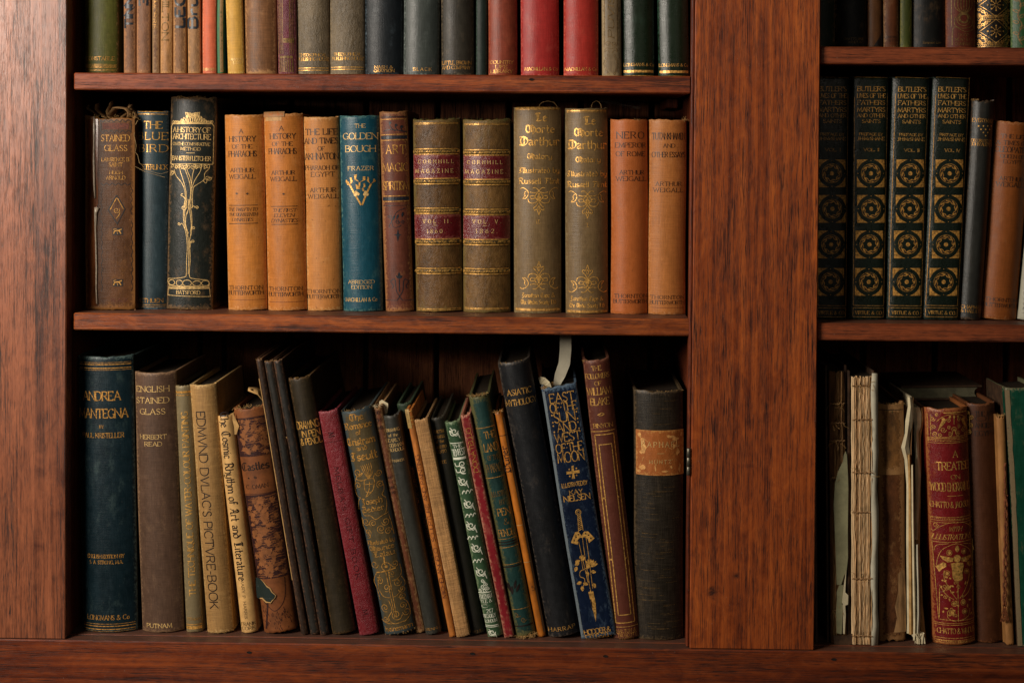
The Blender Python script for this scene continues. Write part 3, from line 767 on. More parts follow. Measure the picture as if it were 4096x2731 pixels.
bbox('cornice_rail', (-0.74, -.0022, ZHI + .0004), (XR + .14, .024, ZHI + .09), wh3, .002)
bbox('top_board', (-0.74, .0243, ZHI + .0004), (XR + .14, YB, ZHI + .02), wh3, .001)
# screw holes in the rail
hole = plain('dark_hole', '#120a06', 0.9)
for px, py in ((997, 2607), (1890, 2612), (2422, 2622), (3335, 2635), (2128, 0)):
    if py: p = unproj(px, py, -.0022)
    else: p = unproj(2126, 319, SY)
    m = MB(); ring = []
    y = -.0028 if py else SY - .0006
    for k in range(12):
        a = 2*pi*k/12; ring.append((.0021*cos(a)*1.4, 0, .0014*sin(a)))
    inner = [(.6*x, .0004, .6*z_) for x, _, z_ in ring]
    m.add(ring + inner, [(k, (k+1) % 12, 12 + (k+1) % 12, 12 + k) for k in range(12)] + [tuple(range(12, 24))])
    o = m.obj('screw_hole', hole); o.parent = bc; o.location = Vector((p.x, y, p.z)) - bc.location
# back boards, one plank each, with open joints against a dark backing
gx = [unproj(px, 1400, YB + .004).x for px in (895, 1161, 1461, 1746, 2030, 2316, 2600)]
st_ = gx[1] - gx[0]
xs = [gx[0] - .093] + gx
xs = [-.60] + xs[1:] if xs[0] < -.6 else [xs[0]] + gx
xs = [-.585, -.462] + gx + [gx[-1] + .093*k for k in range(1, 7)]
rb = random.Random(5)
for a, b in zip(xs, xs[1:]):
    if b - a < .02: continue
    bbox('back_plank', (a + .0035, YB + .001 + rb.uniform(0, .0015), Z_BOT - .02), (b - .0035, YB + .012, ZHI), wbk, .0015)
bbox('backing_panel', (-.60, YB + .0145, Z_BOT - .02), (XR + .1, YB + .02, ZHI), wood('dark_backing', 2, lin('#2a1a10'), lin('#1c110a'), lin('#0e0805'), 10.0, 0.8, 0.0))
bbox('plinth', (-0.74, .012, Z_BOT - .20), (XR + .14, YB, Z_BOT - .1204), wh3, .001)
# hinge on the inner edge of the middle stile
brass = plain('worn_nickel', '#6e685a', 0.4, 0.8, 0.3, 900)
hp = unproj(2757, 1845, .001)
lo_ = bbox('hinge', (xb - .0012, .0015, hp.z - .0155), (xb - .0001, .012, hp.z + .0155), brass, .0002)
for k in range(3):
    m = MB(); z0 = -.0155 + k * .0104
    prof = []
    for z_, r_ in ((0, .0019), (.0006, .0024), (.0094, .0024), (.0100, .0019)):
        prof.append([(r_*cos(2*pi*j/14), r_*sin(2*pi*j/14), z0 + z_) for j in range(14)])
    vs = [p for q in prof for p in q]
    fs = [(a*14+j, a*14+(j+1) % 14, (a+1)*14+(j+1) % 14, (a+1)*14+j) for a in range(3) for j in range(14)] + [tuple(reversed(range(14))), tuple(range(42, 56))]
    m.add(vs, fs)
    o = m.obj('hinge_knuckle', brass, lo_, True); o.location = (-.0022, -.0062, 0)
# ------------------------------------------------------------------ books: zoom frames used to read positions off the photograph (x0, y0, scale)
Z1=(240,0,2.94); Z2=(1000,0,2.94); Z3=(1760,0,3.92); Z4=(2240,0,3.563); Z5=(3240,0,2.748)
A=(280,340,3.137); A2=(280,800,3.137); C=(860,380,2.94); C2=(860,820,2.94); E=(1500,380,3.267); E2=(1500,820,3.267); G=(2020,360,2.94); G2=(2020,820,2.94)
M1=(280,1360,2.613); M1b=(280,1960,2.45); M2=(820,1360,2.613); M2b=(820,1960,2.45); M3=(1340,1500,2.85); M3b=(1340,2040,2.8); M4=(1780,1320,2.45); M4b=(1780,1960,2.45)
N1=(2240,1340,2.528); N1b=(2240,1960,2.45); N2=(3240,280,2.748); N2b=(3240,800,2.613); N3=(3240,1420,2.704); N3b=(3240,2000,2.45); N4=(3596,1420,2.704); N4b=(3596,2000,2.45)
R90 = pi/2
GT = 'books on the upper left shelf'; GM = 'books on the middle left shelf'; GB_ = 'books on the bottom left shelf'
GRT = 'books on the upper right shelf'; GRM = 'books on the middle right shelf'; GRB = 'books on the bottom right shelf'
YT, YM, YBt = .032, .048, .027
cn = [0]
def cl(col, **k):
    cn[0] += 1
    k.setdefault('seed', cn[0] * 1.37)
    return cloth('binding_%02d' % cn[0], col, **k)

# ---- upper left shelf (tops out of view)
def top(label, x0, x1, mat, hpx=-520, x0t=None, x1t=None, **k):
    x0t = x0 if x0t is None else x0t; x1t = x1 if x1t is None else x1t
    k.setdefault('Y', YT)
    return Book(label, x0t, x1t, hpx, x0, x1, k.pop('sz', Z_TOP), k.pop('Y'), mat, group=k.pop('group', GT), **k)
b = top('olive green cloth book with gilt Greek key border at left end of the upper shelf', 330, 466, cl('#4c4c1c', rough=.5, amt=.2), -560)
b.T(Z1, 'CONSTABLE', 462, 690, 345, 44, 'd')
for y in (760, 772, 822, 834): b.rule(Z1, y, 4, 'd', 280, 655)
for k in range(13):
    x = 292 + k*28
    b.S_(Z1, [(x, 805), (x, 782), (x+20, 782), (x+20, 800), (x+9, 800), (x+9, 791)], 4, 'd', 'gilt_rule', False)
b.finish()
b = top('worn brown leather book with heavy black capitals running up its spine, beside the olive book', 492, 542, cl('#694730', wear='#9a6a44', grain='leather', amt=.6), -520, pw=2)
b.T(Z1, 'TINN', 812, 150, 350, 96, 'b', 's', R90, wt=1.9); b.finish()
b = top('plain reddish brown book with a single black letter E at its visible top', 543, 600, cl('#745039', wear='#9a6a44', grain='leather', amt=.6), -520, pw=2)
b.T(Z1, 'E', 980, 20, 80, 95, 'b', 's', -R90, wt=1.9); b.finish()
b = top('thin dark brown book with faded gilt capitals running down its spine', 606, 638, cl('#5c3c26', wear='#8a6a48', grain='leather', amt=.7), -500, pw=2, Y=YT+.004)
b.T(Z1, 'MORRIS', 1112, 180, 330, 46, 'd', 'r', -R90); b.finish()
b = top('tan leather book with large faded letters LTON, between two brown books', 639, 689, cl('#94683c', wear='#b98a58', grain='leather', amt=.5, rough=.45), -520, pw=2)
b.T(Z1, 'HILTON', 1235, 210, 530, 78, 'x', 'r', -R90, wt=1.3); b.finish()
b = top('brown book with a huge black slab-letter E and L on its spine', 690, 744, cl('#7a5535', wear='#a97a4a', grain='leather', amt=.6), -520, pw=2)
b.T(Z1, 'LEO', 1410, 120, 400, 108, 'b', 's', R90, wt=2.0); b.finish()
b = top('light brown book with blue-black lettering Brun running up the spine', 748, 801, cl('#86623f', wear='#b08050', grain='leather', amt=.5), -520, pw=2)
b.T(Z1, 'Brun', 1562, 90, 480, 108, 'b', 's', R90, wt=1.9); b.finish()
b = top('salmon pink cloth book with a faint publisher line at its foot', 808, 866, cl('#c4603f', wear='#d98a68', amt=.3, var=.25), -480)
b.T(Z1, 'DUCKWORTH', 1755, 818, 145, 30, 'p'); b.finish()
b = top('very thin book half teal and half green with a torn seam', 867, 893, cl('#2a6a80', wear='#3d6a38', amt=.9), -420, Y=YT+.003)
b.patch(Z1, 1882, 0, 1918, 852, cl('#3c5c2c', amt=.6), 'green_board_strip'); b.finish()
b = top('mustard yellow cloth book leaning slightly beside a dark gap', 908, 976, cl('#c39440', wear='#dcb868', amt=.35, var=.2), -430, 889, 956)
b.T(Z1, 'SAMPSON', 2070, 700, 165, 28, 'p', part='lettering'); b.T(Z1, 'LOW', 2085, 742, 90, 28, 'p'); b.finish()
b = top('wide plain rust brown ribbed cloth book with no lettering', 978, 1100, cl('#7a5232', wear='#a87c50', amt=.6, streak=.45, rough=.5), -520, 962, 1098)
b.finish()
b = top('maroon pebbled leather book with stripes of dull green tooling', 1112, 1184, cl('#5c2430', wear='#8a5a52', grain='leather', weave=1.6, amt=.4, rough=.4), -480, 1094, 1176)
for x in (325, 345, 362, 380, 462, 480, 500): b.S_(Z2, [(x, -200), (x+2, 440), (x+8, 640)], 7, 'x', 'tooled_band', False)
for y in (462, 480, 498): b.S_(Z2, [(385, y), (515, y)], 16, 'x', 'tooled_band', False)
for k in range(4): b.dot(Z2, 365+40*k, 675, 20, 'x', 'tooled_band')
for k in range(7): b.S_(Z2, [(348+25*k, 700), (352+25*k, 850)], 13, 'x', 'tooled_band', False)
b.finish()
for i, (x0, x1, tx, lab) in enumerate(((1184, 1315, 735, 'grey brown grained book, left one of a matching pair, beside maroon tooled leather'), (1317, 1457, 1145, 'grey brown grained book, right one of a matching pair, next to a wide blue-black book'))):
    b = top(lab, x0, x1, cl('#625541', wear='#8c7a60', grain='leather', weave=1.5, amt=.35, rough=.42, spec=.36), -560, x0-2, x1-3)
    b.T(Z2, 'THEOSOPHICAL', tx, 650 - 8*i, 325, 34, 'g', sp=.12); b.T(Z2, 'PUBLISHING HOUSE', tx+8, 700-8*i, 375, 36, 'g', sp=.12)
    b.rule(Z2, 803-10*i, 9, 'g'); b.rule(Z2, 830-10*i, 9, 'g'); b.finish()
b = top('wide blue-black cloth book with two small gilt lines of lettering at its foot', 1460, 1608, cl('#151b1f', wear='#5b6870', amt=.25, rough=.42, var=.25), -560, 1455, 1608)
b.T(Z2, 'NASH &', 1575, 792, 215, 32, 'g'); b.T(Z2, 'GRAYSON', 1580, 835, 240, 34, 'g'); b.finish()
b = top('grey green cloth book with pale left edge, between blue-black and brown-grey books', 1613, 1757, cl('#3a403c', wear='#78807a', amt=.3, rough=.38, var=.2, spec=.4), -560)
b.T(Z2, 'BLACK', 2033, 817, 215, 38, 'g', sp=.45); b.finish()
b = top('dark brown-grey cloth book with two faded gilt lines, beside a thin black-green book', 1763, 1894, cl('#2e2a22', wear='#6a5c48', amt=.35, rough=.45), -560)
b.T(Z3, 'LITTLE, BROWN', 255, 988, 455, 56, 'd', sp=.15); b.T(Z3, 'AND COMPANY', 248, 1064, 455, 52, 'd', sp=.15); b.finish()
b = top('thin black-green cloth book pushed back between a dark book and a rust red one', 1904, 1950, cl('#14201a', wear='#34483a', amt=.3), -420, Y=YT+.006, pw=2); b.finish()
b = top('rust red cloth book with three gilt lines of lettering at its foot', 1952, 2067, cl('#843a26', wear='#a86848', amt=.25, rough=.42), -560)
b.T(Z3, 'COUNTRY', 962, 980, 365, 48, 'g', sp=.15); b.T(Z3, 'LIFE', 960, 1052, 180, 48, 'g'); b.T(Z3, 'LIBRARY', 965, 1124, 345, 50, 'g', sp=.15); b.finish()
b = top('wider of two bright red cloth books, standing left of the pair', 2083, 2236, cl('#a42a26', wear='#c86a5c', amt=.3, rough=.42, var=.2), -560)
b.T(Z3, 'MACMILLAN & Co', 1585, 1085, 510, 50, 'g', sp=.12); b.finish()
b = top('narrower of two bright red cloth books, standing right of the pair', 2254, 2393, cl('#a82e24', wear='#cc7058', amt=.3, rough=.42, var=.2), -560)
b.T(Z4, 'MACMILLAN & Co', 295, 988, 450, 46, 'g', sp=.12); b.finish()
b = top('narrow grey-tan embossed book with sinuous capitals and a wreath on its spine', 2410, 2486, cl('#7c6a50', wear='#a08c68', amt=.6, rough=.45), -520, 2404, 2484, pw=3)
b.T(Z4, 'PUVIS D', 725, 130, 800, 82, 'x', 'r', R90, slant=.25, serif=True, wt=1.2)
for x in (633, 815): b.S_(Z4, [(x, -200), (x, 640)], 7, 'x', 'ornament', False)
for sgn in (-1, 1):
    b.spiral(Z4, 725+sgn*45, 630, 42, 0, 1.4, 7, 'x', sgn=sgn)
    b.S_(Z4, [(725+sgn*5, 700), (725+sgn*70, 690), (725+sgn*88, 740), (725+sgn*45, 720), (725+sgn*20, 760)], 7, 'x')
    for k in range(7):
        a = 780 + k*42
        xx = 725 + sgn*(55 + 45*sin(k/6*pi))
        b.leaf(Z4, xx, a, 42, 22, 1.3 + sgn*.5, 'x', fill=False, wd=5)
b.finish()
for x0, x1, cx, y, lab in ((2490, 2619, 1130, 925, 'glossy dark green book with broad gilt band near foot, beside the grey-tan embossed book'), (2634, 2758, 1600, 932, 'glossy dark green book with broad gilt band, last on the upper shelf against the stile')):
    b = top(lab, x0, x1, cl('#10200f', wear='#2c4a3a', amt=.3, rough=.3, var=.2, spec=.45), -560)
    b.T(Z4, 'LONGMANS & Co', cx, y, 440, 42, 'g', sp=.15); b.rule(Z4, y+95, 34, 'g'); b.rule(Z4, y+157, 8, 'd'); b.finish()

# ---- middle left shelf
def mid(label, tx0, tx1, ty, bx0, bx1, mat, **k):
    return Book(label, tx0, tx1, ty, bx0, bx1, k.pop('sz', Z_MID), k.pop('Y', YM), mat, group=k.pop('group', GM), **k)
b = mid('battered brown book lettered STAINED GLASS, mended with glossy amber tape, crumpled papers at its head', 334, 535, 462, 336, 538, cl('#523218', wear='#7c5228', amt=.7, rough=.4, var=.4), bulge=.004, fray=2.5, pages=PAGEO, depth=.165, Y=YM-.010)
for y in (450, 585): b.S_(A, [(375+k*35, y + (14 if k % 2 else -14)) for k in range(12)], 9, 'k')
for x in (380, 755): b.S_(A, [(x, 450), (x+6, 520), (x, 585)], 9, 'k')
b.poly(A, '405,480 730,480 730,555 405,555', 'r', 'ornament', off=.00018)
b.T(A, 'STAINED', 565, 668, 350, 78, 'd'); b.T(A, 'GLASS', 570, 793, 280, 72, 'd'); b.T(A, 'LAWRENCE B.', 570, 936, 350, 46, 'd'); b.T(A, 'SAINT', 572, 1000, 170, 46, 'd'); b.T(A, 'HUGH', 577, 1100, 160, 40, 'd'); b.T(A, 'ARNOLD', 574, 1165, 235, 44, 'd')
b.S_(A, [(385+k*37, 1245 + (14 if k % 2 else -14)) for k in range(11)], 9, 'k')
for x in (395, 765):
    b.S_(A, [(x + (8 if k % 2 else -8), 1280 + k*50) for k in range(8)], 6, 'k'); b.S_(A2, [(x + 5 + (8 if k % 2 else -8), 260 + k*55) for k in range(17)], 6, 'k')
b.S_(A2, '585,-60 480,125 595,300 690,115 585,-60', 14, 'k', 'ornament', False); b.S_(A2, '585,-25 508,120', 9, 'd', 'ornament', False); b.S_(A2, '595,-25 668,112', 9, 'd', 'ornament', False)
b.spiral(A2, 585, 130, 38, 0, 1.5, 5, 'd'); b.S_(A2, '620,110 625,170 580,235', 6, 'd')
for y in (395, 1038):
    b.poly(A2, [(536, y-45), (664, y-45), (664, y+45), (536, y+45)], 'k', off=.00018)
    b.S_(A2, [(548, y+30), (565, y-5), (610, y-10), (640, y+30)], 13, 'd'); b.S_(A2, [(610, y-10), (648, y-30)], 15, 'd'); b.S_(A2, [(565, y-5), (550, y-28), (585, y-34)], 6, 'd'); b.S_(A2, [(590, y), (600, y+32)], 9, 'd')
b.T(A2, 'BLACK', 625, 1255, 210, 42, 'r')
tape = plain('amber_tape', '#5c3216', 0.16, 0.0, 0.6, 60, 0.6, (1, 1, .25), 0.5)
b.patch(A, 222, 430, 352, 1500, tape, 'mending_tape', -.0 + .0004); b.patch(A2, 215, -20, 345, 1330, tape, 'mending_tape', .0005)
tor = plain('torn_fold_highlight', '#b9aa94', 0.18, 0, .2, 200, .8)  # pale tone paints the highlight along the tape's torn fold
m = MB()
pts = [b.P(b.loc(280 + x/3.137, 340 + y/3.137)[0], b.loc(280 + x/3.137, 340 + y/3.137)[1], .0012) for x, y in ((300, 400), (303, 520), (300, 700), (298, 950), (305, 1250), (315, 1420))]
tube(m, pts, lambda t: .0005 + .0011*abs(sin(t*9)), 6)
pts = [b.P(b.loc(280 + x/3.137, 800 + y/3.137)[0], b.loc(280 + x/3.137, 800 + y/3.137)[1], .0012) for x, y in ((340, 95), (325, 160), (322, 350), (330, 600), (335, 850), (330, 1080), (340, 1300))]
tube(m, pts, lambda t: .0026*(1-t)**6 + .0006 + .0006*abs(sin(t*11)), 6)
m.obj('torn_edge', tor, b.root, True)
b.threads(14, PAPERT, True, .007); b.threads(4, PAPERT, True, .014, b.w*.48)
b.finish(); bk1 = b
# crumpled leaves poking out of the head
mm = plain('curled_leaf', '#8a6840', 0.8, 0, .3, 80)
r_ = random.Random(3)
for k in range(9):
    m = MB()
    u = -.020 + k*.0065
    base = Vector((u, .012 + r_.uniform(0, .02), b.h - .004))
    l = r_.uniform(.014, .028); a = r_.uniform(-.9, .5)
    pts = [base + Vector((a*l*t + .004*sin(t*5+k), .004*sin(3*t), l*t - .006*t*t)) for t in (0, .2, .4, .6, .8, 1)]
    ribbon(m, pts, [.012, .012, .011, .010, .009, .007], .0003, Vector((.35, 1, 0)))
    m.obj('crumpled_leaf', mm, b.root, True)
m = MB()
q = unproj(505, 420, YM + .02); qq = b.Minv @ q
ribbon(m, [Vector((qq.x - .014, .03, b.h - .002)), Vector((qq.x - .013, .02, b.h + .008)), Vector((qq.x - .006, .014, b.h + .012)), Vector((qq.x + .006, .012, b.h + .0105)), Vector((qq.x + .011, .012, b.h + .006)), Vector((qq.x + .010, .012, b.h - .003))], .022, .0004, Vector((.25, 1, .1)))
m.obj('curled_leaf', mm, b.root, True)

b = mid('slate blue cloth book lettered THE BLUE BIRD with gilt rules at head and foot', 537, 672, 440, 537, 662, cl('#2b3c42', wear='#5d6c74', amt=.4, rough=.4, var=.25, spec=.36), Y=YM+.004, bulge=.007)
b.rule(A, 338, 10, 'g'); b.rule(A, 368, 10, 'g')
b.T(A, 'THE', 1045, 503, 225, 88, 'g'); b.T(A, 'BLUE', 1040, 642, 375, 92, 'g', sp=.3); b.T(A, 'BIRD', 1045, 795, 360, 92, 'g', sp=.3); b.T(A, 'MAETERLINCK', 1020, 1030, 410, 62, 'g', sp=.1)
b.T(A2, 'METHUEN', 1000, 1258, 335, 50, 'd'); b.rule(A2, 1312, 7, 'd'); b.rule(A2, 1336, 5, 'd')
b.finish()
m = MB(); th_ = plain('pale_thread', '#a5885a', .8)
for Q in (((800, 830), (850, 880), (870, 980), (900, 1000), (940, 1060), (1100, 1110), (1150, 1115), (1230, 1090)), ((795, 1015), (850, 1040), (930, 1085), (1050, 1120), (1190, 1160)), ((850, 445), (810, 520), (805, 640), (830, 760), (820, 850))):
    tube(m, [unproj(280 + x/3.137, 340 + y/3.137, YM + .001 - .0068 + .001*sin(i*2)) for i, (x, y) in enumerate(Q)], .0002, 4)
o = m.obj('loose_thread', th_, b.root); o['kind'] = 'stuff'; o.matrix_parent_inverse = b.Minv.copy()

b = mid('tall black book with gilt tree up its spine, lettered A HISTORY OF ARCHITECTURE', 675, 863, 383, 659, 843, cl('#191d19', wear='#6a5238', amt=.55, rough=.38, var=.25, spec=.36, grain='leather', weave=.5), bulge=.007, depth=.185, fray=1.6)
b.T(A, 'A·HISTORY·OF', 1520, 565, 475, 62, 'p', sp=.14); b.T(A, 'ARCHITECTURE', 1520, 650, 480, 66, 'p', sp=.12); b.T(A, 'ON·THE·COMPARATIVE', 1515, 742, 475, 38, 'p', sp=.14); b.T(A, 'METHOD', 1515, 803, 255, 38, 'p')
b.S_(A, '1462,855 1568,855', 6, 'p'); b.T(A, 'BANISTER·FLETCHER', 1517, 922, 490, 54, 'p', sp=.1)
b.S_(A, '1258,520 1270,500 1270,490 1525,487 1780,490 1785,505 1795,520', 8, 'p', 'ornament', False); b.S_(A, '1258,520 1256,965 1250,985 1275,995 1525,992 1780,998 1785,970', 8, 'p', 'ornament', False); b.S_(A, '1795,520 1785,970', 6, 'p', 'ornament', False)
rr = random.Random(2)
for k in range(34):
    t = (k + .5) / 34; x = 1290 + 480*t; H_ = 30 + 125*max(0, 1 - abs(x-1545)/150)**.8 + 20*rr.random()
    a = -pi/2 + (x-1535)/420 + rr.uniform(-.25, .25)
    b.leaf(A, x, 484, H_*.8, 26, a, 'p', fill=False, wd=6)
for k in range(9): b.leaf(A, 1490 + 13*k, 420 - abs(k-4)*6, 62, 24, -pi/2 + (k-4)*.16, 'p', fill=False, wd=6)
for k in range(16): b.leaf(A, 1290 + 30*k, 1000 + 6*(k % 3), 48, 26, pi/2 + rr.uniform(-.9, .9), 'p', fill=False, wd=6)
for Q in ('1475,1540 1470,1420 1455,1300 1420,1180 1385,1080 1370,1000', '1445,1540 1455,1420 1440,1300 1400,1220 1330,1140 1300,1060', '1525,1540 1525,1420 1530,1300 1520,1180 1480,1080 1465,1000', '1545,1540 1545,1400 1555,1290 1600,1250 1680,1190 1690,1110 1740,1050 1745,1000', '1535,1300 1570,1200 1640,1080 1650,1000', '1530,1260 1545,1120 1580,1000', '1500,1540 1520,1340 1500,1200 1440,1040'):
    b.S_(A, Q, 6.5, 'p')
b.S_(A, '1460,1440 1430,1400 1400,1390 1405,1365 1425,1370', 7, 'p')
for Q in ((1300, 1110, -2.6), (1285, 1090, 2.2), (1700, 1160, .3), (1720, 1190, -.4), (1690, 1180, 1.3)): b.leaf(A, Q[0], Q[1], 55, 36, Q[2], 'p', fill=False, wd=6)
b.spiral(A2, 1435, 95, 34, 0, 1.2, 7, 'p'); b.spiral(A2, 1600, 95, 22, 3, 1.2, 7, 'p', tail=[(1520, 110), (1560, 75)]); b.spiral(A2, 1375, 297, 22, 0, 1.2, 7, 'p', tail=[(1450, 360), (1420, 300)]); b.spiral(A2, 1560, 352, 22, 2.5, 1.2, 7, 'p', tail=[(1520, 400), (1530, 345)]); b.spiral(A2, 1552, 520, 22, 2.5, 1.2, 7, 'p', tail=[(1515, 590), (1520, 520)])
for Q in ('1455,-10 1440,60 1430,200 1445,330 1470,450 1480,600 1470,760 1465,930 1440,965 1300,985 1225,985', '1475,-10 1460,60 1445,200 1460,330 1490,470 1498,700 1490,930', '1505,-10 1505,80 1515,160 1530,300 1530,420 1510,500 1512,620 1515,760 1505,950 1560,985 1720,1005', '1530,-10 1522,90 1535,180 1538,330 1520,450 1505,520', '1500,100 1465,200 1460,310 1495,420', '1490,-10 1498,90 1475,180', '1225,985 1215,1010 1230,1060 1300,1075 1420,1090 1540,1090 1700,1090 1740,1060 1725,1010'):
    b.S_(A2, Q, 6.5, 'p')
for x, y, rx, ry in ((1270, 1035, 42, 32), (1375, 1040, 42, 36), (1475, 1040, 55, 38), (1595, 1045, 50, 32), (1695, 1045, 45, 32)):
    b.S_(A2, [(x + rx*cos(k*pi/4), y + ry*sin(k*pi/4)) for k in range(9)], 7, 'p')
for y in (1085, 1098, 1108): b.S_(A2, [(1222 + 52*k, y + (5 if k % 2 else -5)) for k in range(11)], 6, 'p')
b.S_(A2, '1222,1112 1215,1195 1750,1215 1742,1112 1222,1112', 6, 'p', 'ornament', False); b.T(A2, 'BATSFORD', 1485, 1158, 300, 46, 'p')
b.threads(22, PAPERT, True, .007); b.threads(10, PAPERT, False, .005); b.finish()

OR = dict(wear='#c98f58', amt=.4, rough=.45, var=.22, streak=.25)
b = mid('orange-tan book lettered A HISTORY OF THE PHARAOHS with two stars on its spine', 892, 1047, 453, 905, 1064, cl('#bc7632', **OR), bulge=.008)
b.T(C, 'A', 311, 428, 46, 50, 'k'); b.T(C, 'HISTORY', 320, 518, 315, 62, 'k'); b.T(C, 'OF THE', 318, 608, 238, 46, 'k'); b.T(C, 'PHARAOHS', 320, 693, 330, 66, 'k', sp=.12); b.T(C, 'ARTHUR', 320, 885, 285, 48, 'k'); b.T(C, 'WEIGALL', 318, 960, 315, 50, 'k')
for x in (260, 385): b.T(C, '*', x, 1163, 34, 55, 'k')
b.S_(C, '155,1300 500,1295', 7, 'k', 'ornament', False); b.T(C2, 'THE TWELFTH TO', 328, 52, 345, 36, 'k', slant=.25, sp=.12); b.T(C2, 'THE EIGHTEENTH', 328, 112, 340, 36, 'k', slant=.25, sp=.12); b.T(C2, 'DYNASTIES', 328, 172, 250, 36, 'k', slant=.25, sp=.12); b.S_(C2, '160,222 503,213', 7, 'k', 'ornament', False)
b.T(C2, 'THORNTON', 358, 970, 400, 44, 'k', sp=.28); b.T(C2, 'BUTTERWORTH', 358, 1030, 410, 46, 'k', sp=.12); b.rule(C2, 1112, 4, 'r', part='crease'); b.finish()
b = mid('orange-tan book lettered A HISTORY OF THE PHARAOHS with a single star, patched at its head', 1048, 1207, 449, 1068, 1222, cl('#b8702e', **OR), bulge=.008)
b.T(C, 'A', 786, 393, 50, 52, 'k'); b.T(C, 'HISTORY', 797, 485, 300, 62, 'k'); b.T(C, 'OF THE', 793, 576, 240, 46, 'k'); b.T(C, 'PHARAOHS', 793, 662, 325, 66, 'k', sp=.12); b.T(C, 'ARTHUR', 802, 915, 275, 46, 'k'); b.T(C, 'WEIGALL', 802, 988, 310, 50, 'k'); b.T(C, '*', 811, 1167, 34, 55, 'k')
b.S_(C, '655,1312 968,1307', 7, 'k', 'ornament', False); b.T(C2, 'THE FIRST', 818, 62, 280, 38, 'k', slant=.25, sp=.12); b.T(C2, 'ELEVEN', 815, 121, 235, 38, 'k', slant=.25); b.T(C2, 'DYNASTIES', 818, 183, 310, 40, 'k', slant=.25); b.S_(C2, '660,230 970,224', 7, 'k', 'ornament', False)
b.T(C2, 'THORNTON', 828, 983, 395, 46, 'k', sp=.28); b.T(C2, 'BUTTERWORTH', 830, 1047, 402, 46, 'k', sp=.12); b.rule(C2, 1138, 5, 'r', part='crease')
b.patch(C, 585, 262, 790, 305, cl('#c99a62', amt=.2), 'cloth_patch'); b.patch(C, 560, 200, 822, 258, cl('#b36a3a', amt=.5), 'folded_flap', .0008); b.finish()
b = mid('orange-tan cloth book lettered THE LIFE AND TIMES with brown stains, beside the blue-green book', 1208, 1352, 462, 1228, 1366, cl('#bb7a3c', wear='#c99a62', amt=.4, rough=.5, var=.16, spots=.8), Y=YM+.003, bulge=.007)
b.T(C, 'THE LIFE', 1250, 434, 375, 68, 'k'); b.T(C, 'AND TIMES', 1250, 540, 430, 66, 'k'); b.T(C, 'OF', 1252, 632, 78, 50, 'k'); b.T(C, 'AKHNATON', 1250, 722, 430, 74, 'k', sp=.12); b.T(C, 'PHARAOH OF', 1252, 856, 410, 50, 'k', sp=.2); b.T(C, 'EGYPT', 1265, 933, 275, 54, 'k'); b.T(C, 'ARTHUR', 1265, 1118, 300, 50, 'k', sp=.28); b.T(C, 'WEIGALL', 1265, 1192, 360, 50, 'k', sp=.28)
b.T(C2, 'THORNTON', 1283, 1013, 400, 44, 'k', sp=.28); b.T(C2, 'BUTTERWORTH', 1282, 1076, 402, 44, 'k', sp=.12); b.finish()
b = mid('deep teal blue cloth book with a gilt mistletoe sprig, lettered THE GOLDEN BOUGH', 1354, 1514, 457, 1369, 1527, cl('#0f4656', wear='#5a8078', amt=.35, rough=.36, var=.2, spec=.4, spots=.35), bulge=.008)
b.T(C, 'THE', 1710, 364, 125, 42, 'p'); b.T(C, 'GOLDEN', 1708, 485, 405, 72, 'p', sp=.14); b.T(C, 'BOUGH', 1712, 633, 350, 72, 'p', sp=.14); b.T(C, 'FRAZER', 1718, 863, 300, 46, 'p', sp=.3)
for Q, ml in (('1725,1295 1640,1150 1590,1060', 0), ('1735,1295 1800,1130 1840,1045', 0), ('1700,1090 1708,1030', 0), ('1755,1130 1740,1100', 0)): b.S_(C, Q, 20, 'g')
for Q in ('1600,1065 1560,1060 1535,1020 1545,995 1570,1020 1600,1065', '1590,1060 1625,1020 1610,970 1590,975 1600,1020 1590,1060', '1705,1025 1650,1000 1640,940 1675,935 1665,985 1705,1025', '1705,1030 1775,1000 1775,960 1745,960 1745,1000 1705,1030', '1830,1045 1790,1010 1800,960 1815,970 1815,1010 1830,1045', '1835,1045 1890,1020 1880,985 1862,990 1862,1020 1835,1045', '1730,1100 1670,1110 1660,1050 1685,1060 1695,1095 1730,1100', '1735,1100 1775,1080 1770,1035 1750,1040 1755,1075 1735,1100'):
    b.poly(C, Q, 'g', smooth=False)
for x, y in ((1665, 1145), (1688, 1165), (1655, 1172), (1775, 1145), (1765, 1168), (1795, 1168)): b.dot(C, x, y, 19, 'p')
b.T(C2, 'ABRIDGED', 1718, 902, 310, 40, 'p'); b.T(C2, 'EDITION', 1722, 963, 240, 40, 'p'); b.T(C2, 'MACMILLAN & Co', 1715, 1110, 370, 44, 'p', sp=.14); b.finish()
b = mid('faded red-brown book with rubbed left edge, lettered ART MAGIC SPIRITISM between black bands', 1515, 1627, 440, 1540, 1653, cl('#663626', wear='#9a6a40', amt=.6, rough=.45, var=.3), Y=YM+.002, bulge=.006, fray=1.4)
for y in (318, 518, 592, 1320, 1390): b.rule(E, y, 9, 'd')
b.rule(E, 555, 42, 'b', part='black_band'); b.rule(E, 1355, 42, 'b', part='black_band'); b.rule(E, 1445, 6, 'b', part='black_band'); b.rule(E, 288, 12, 'k', part='black_band')
b.T(E, 'ART', 272, 712, 250, 110, 'd', sp=.3); b.T(E, 'MAGIC', 285, 945, 370, 105, 'd', sp=.18); b.T(E, 'SPIRITISM', 290, 1185, 370, 110, 'd', sp=.1)
for x, y in ((200, 365), (278, 395), (348, 415)): b.dot(E, x, y, 18, 'b'); b.S_(E, [(x-15, y), (x+10, y+60), (x+70, 475)], 9, 'b')
b.S_(E, '105,480 200,455 420,480', 8, 'b')
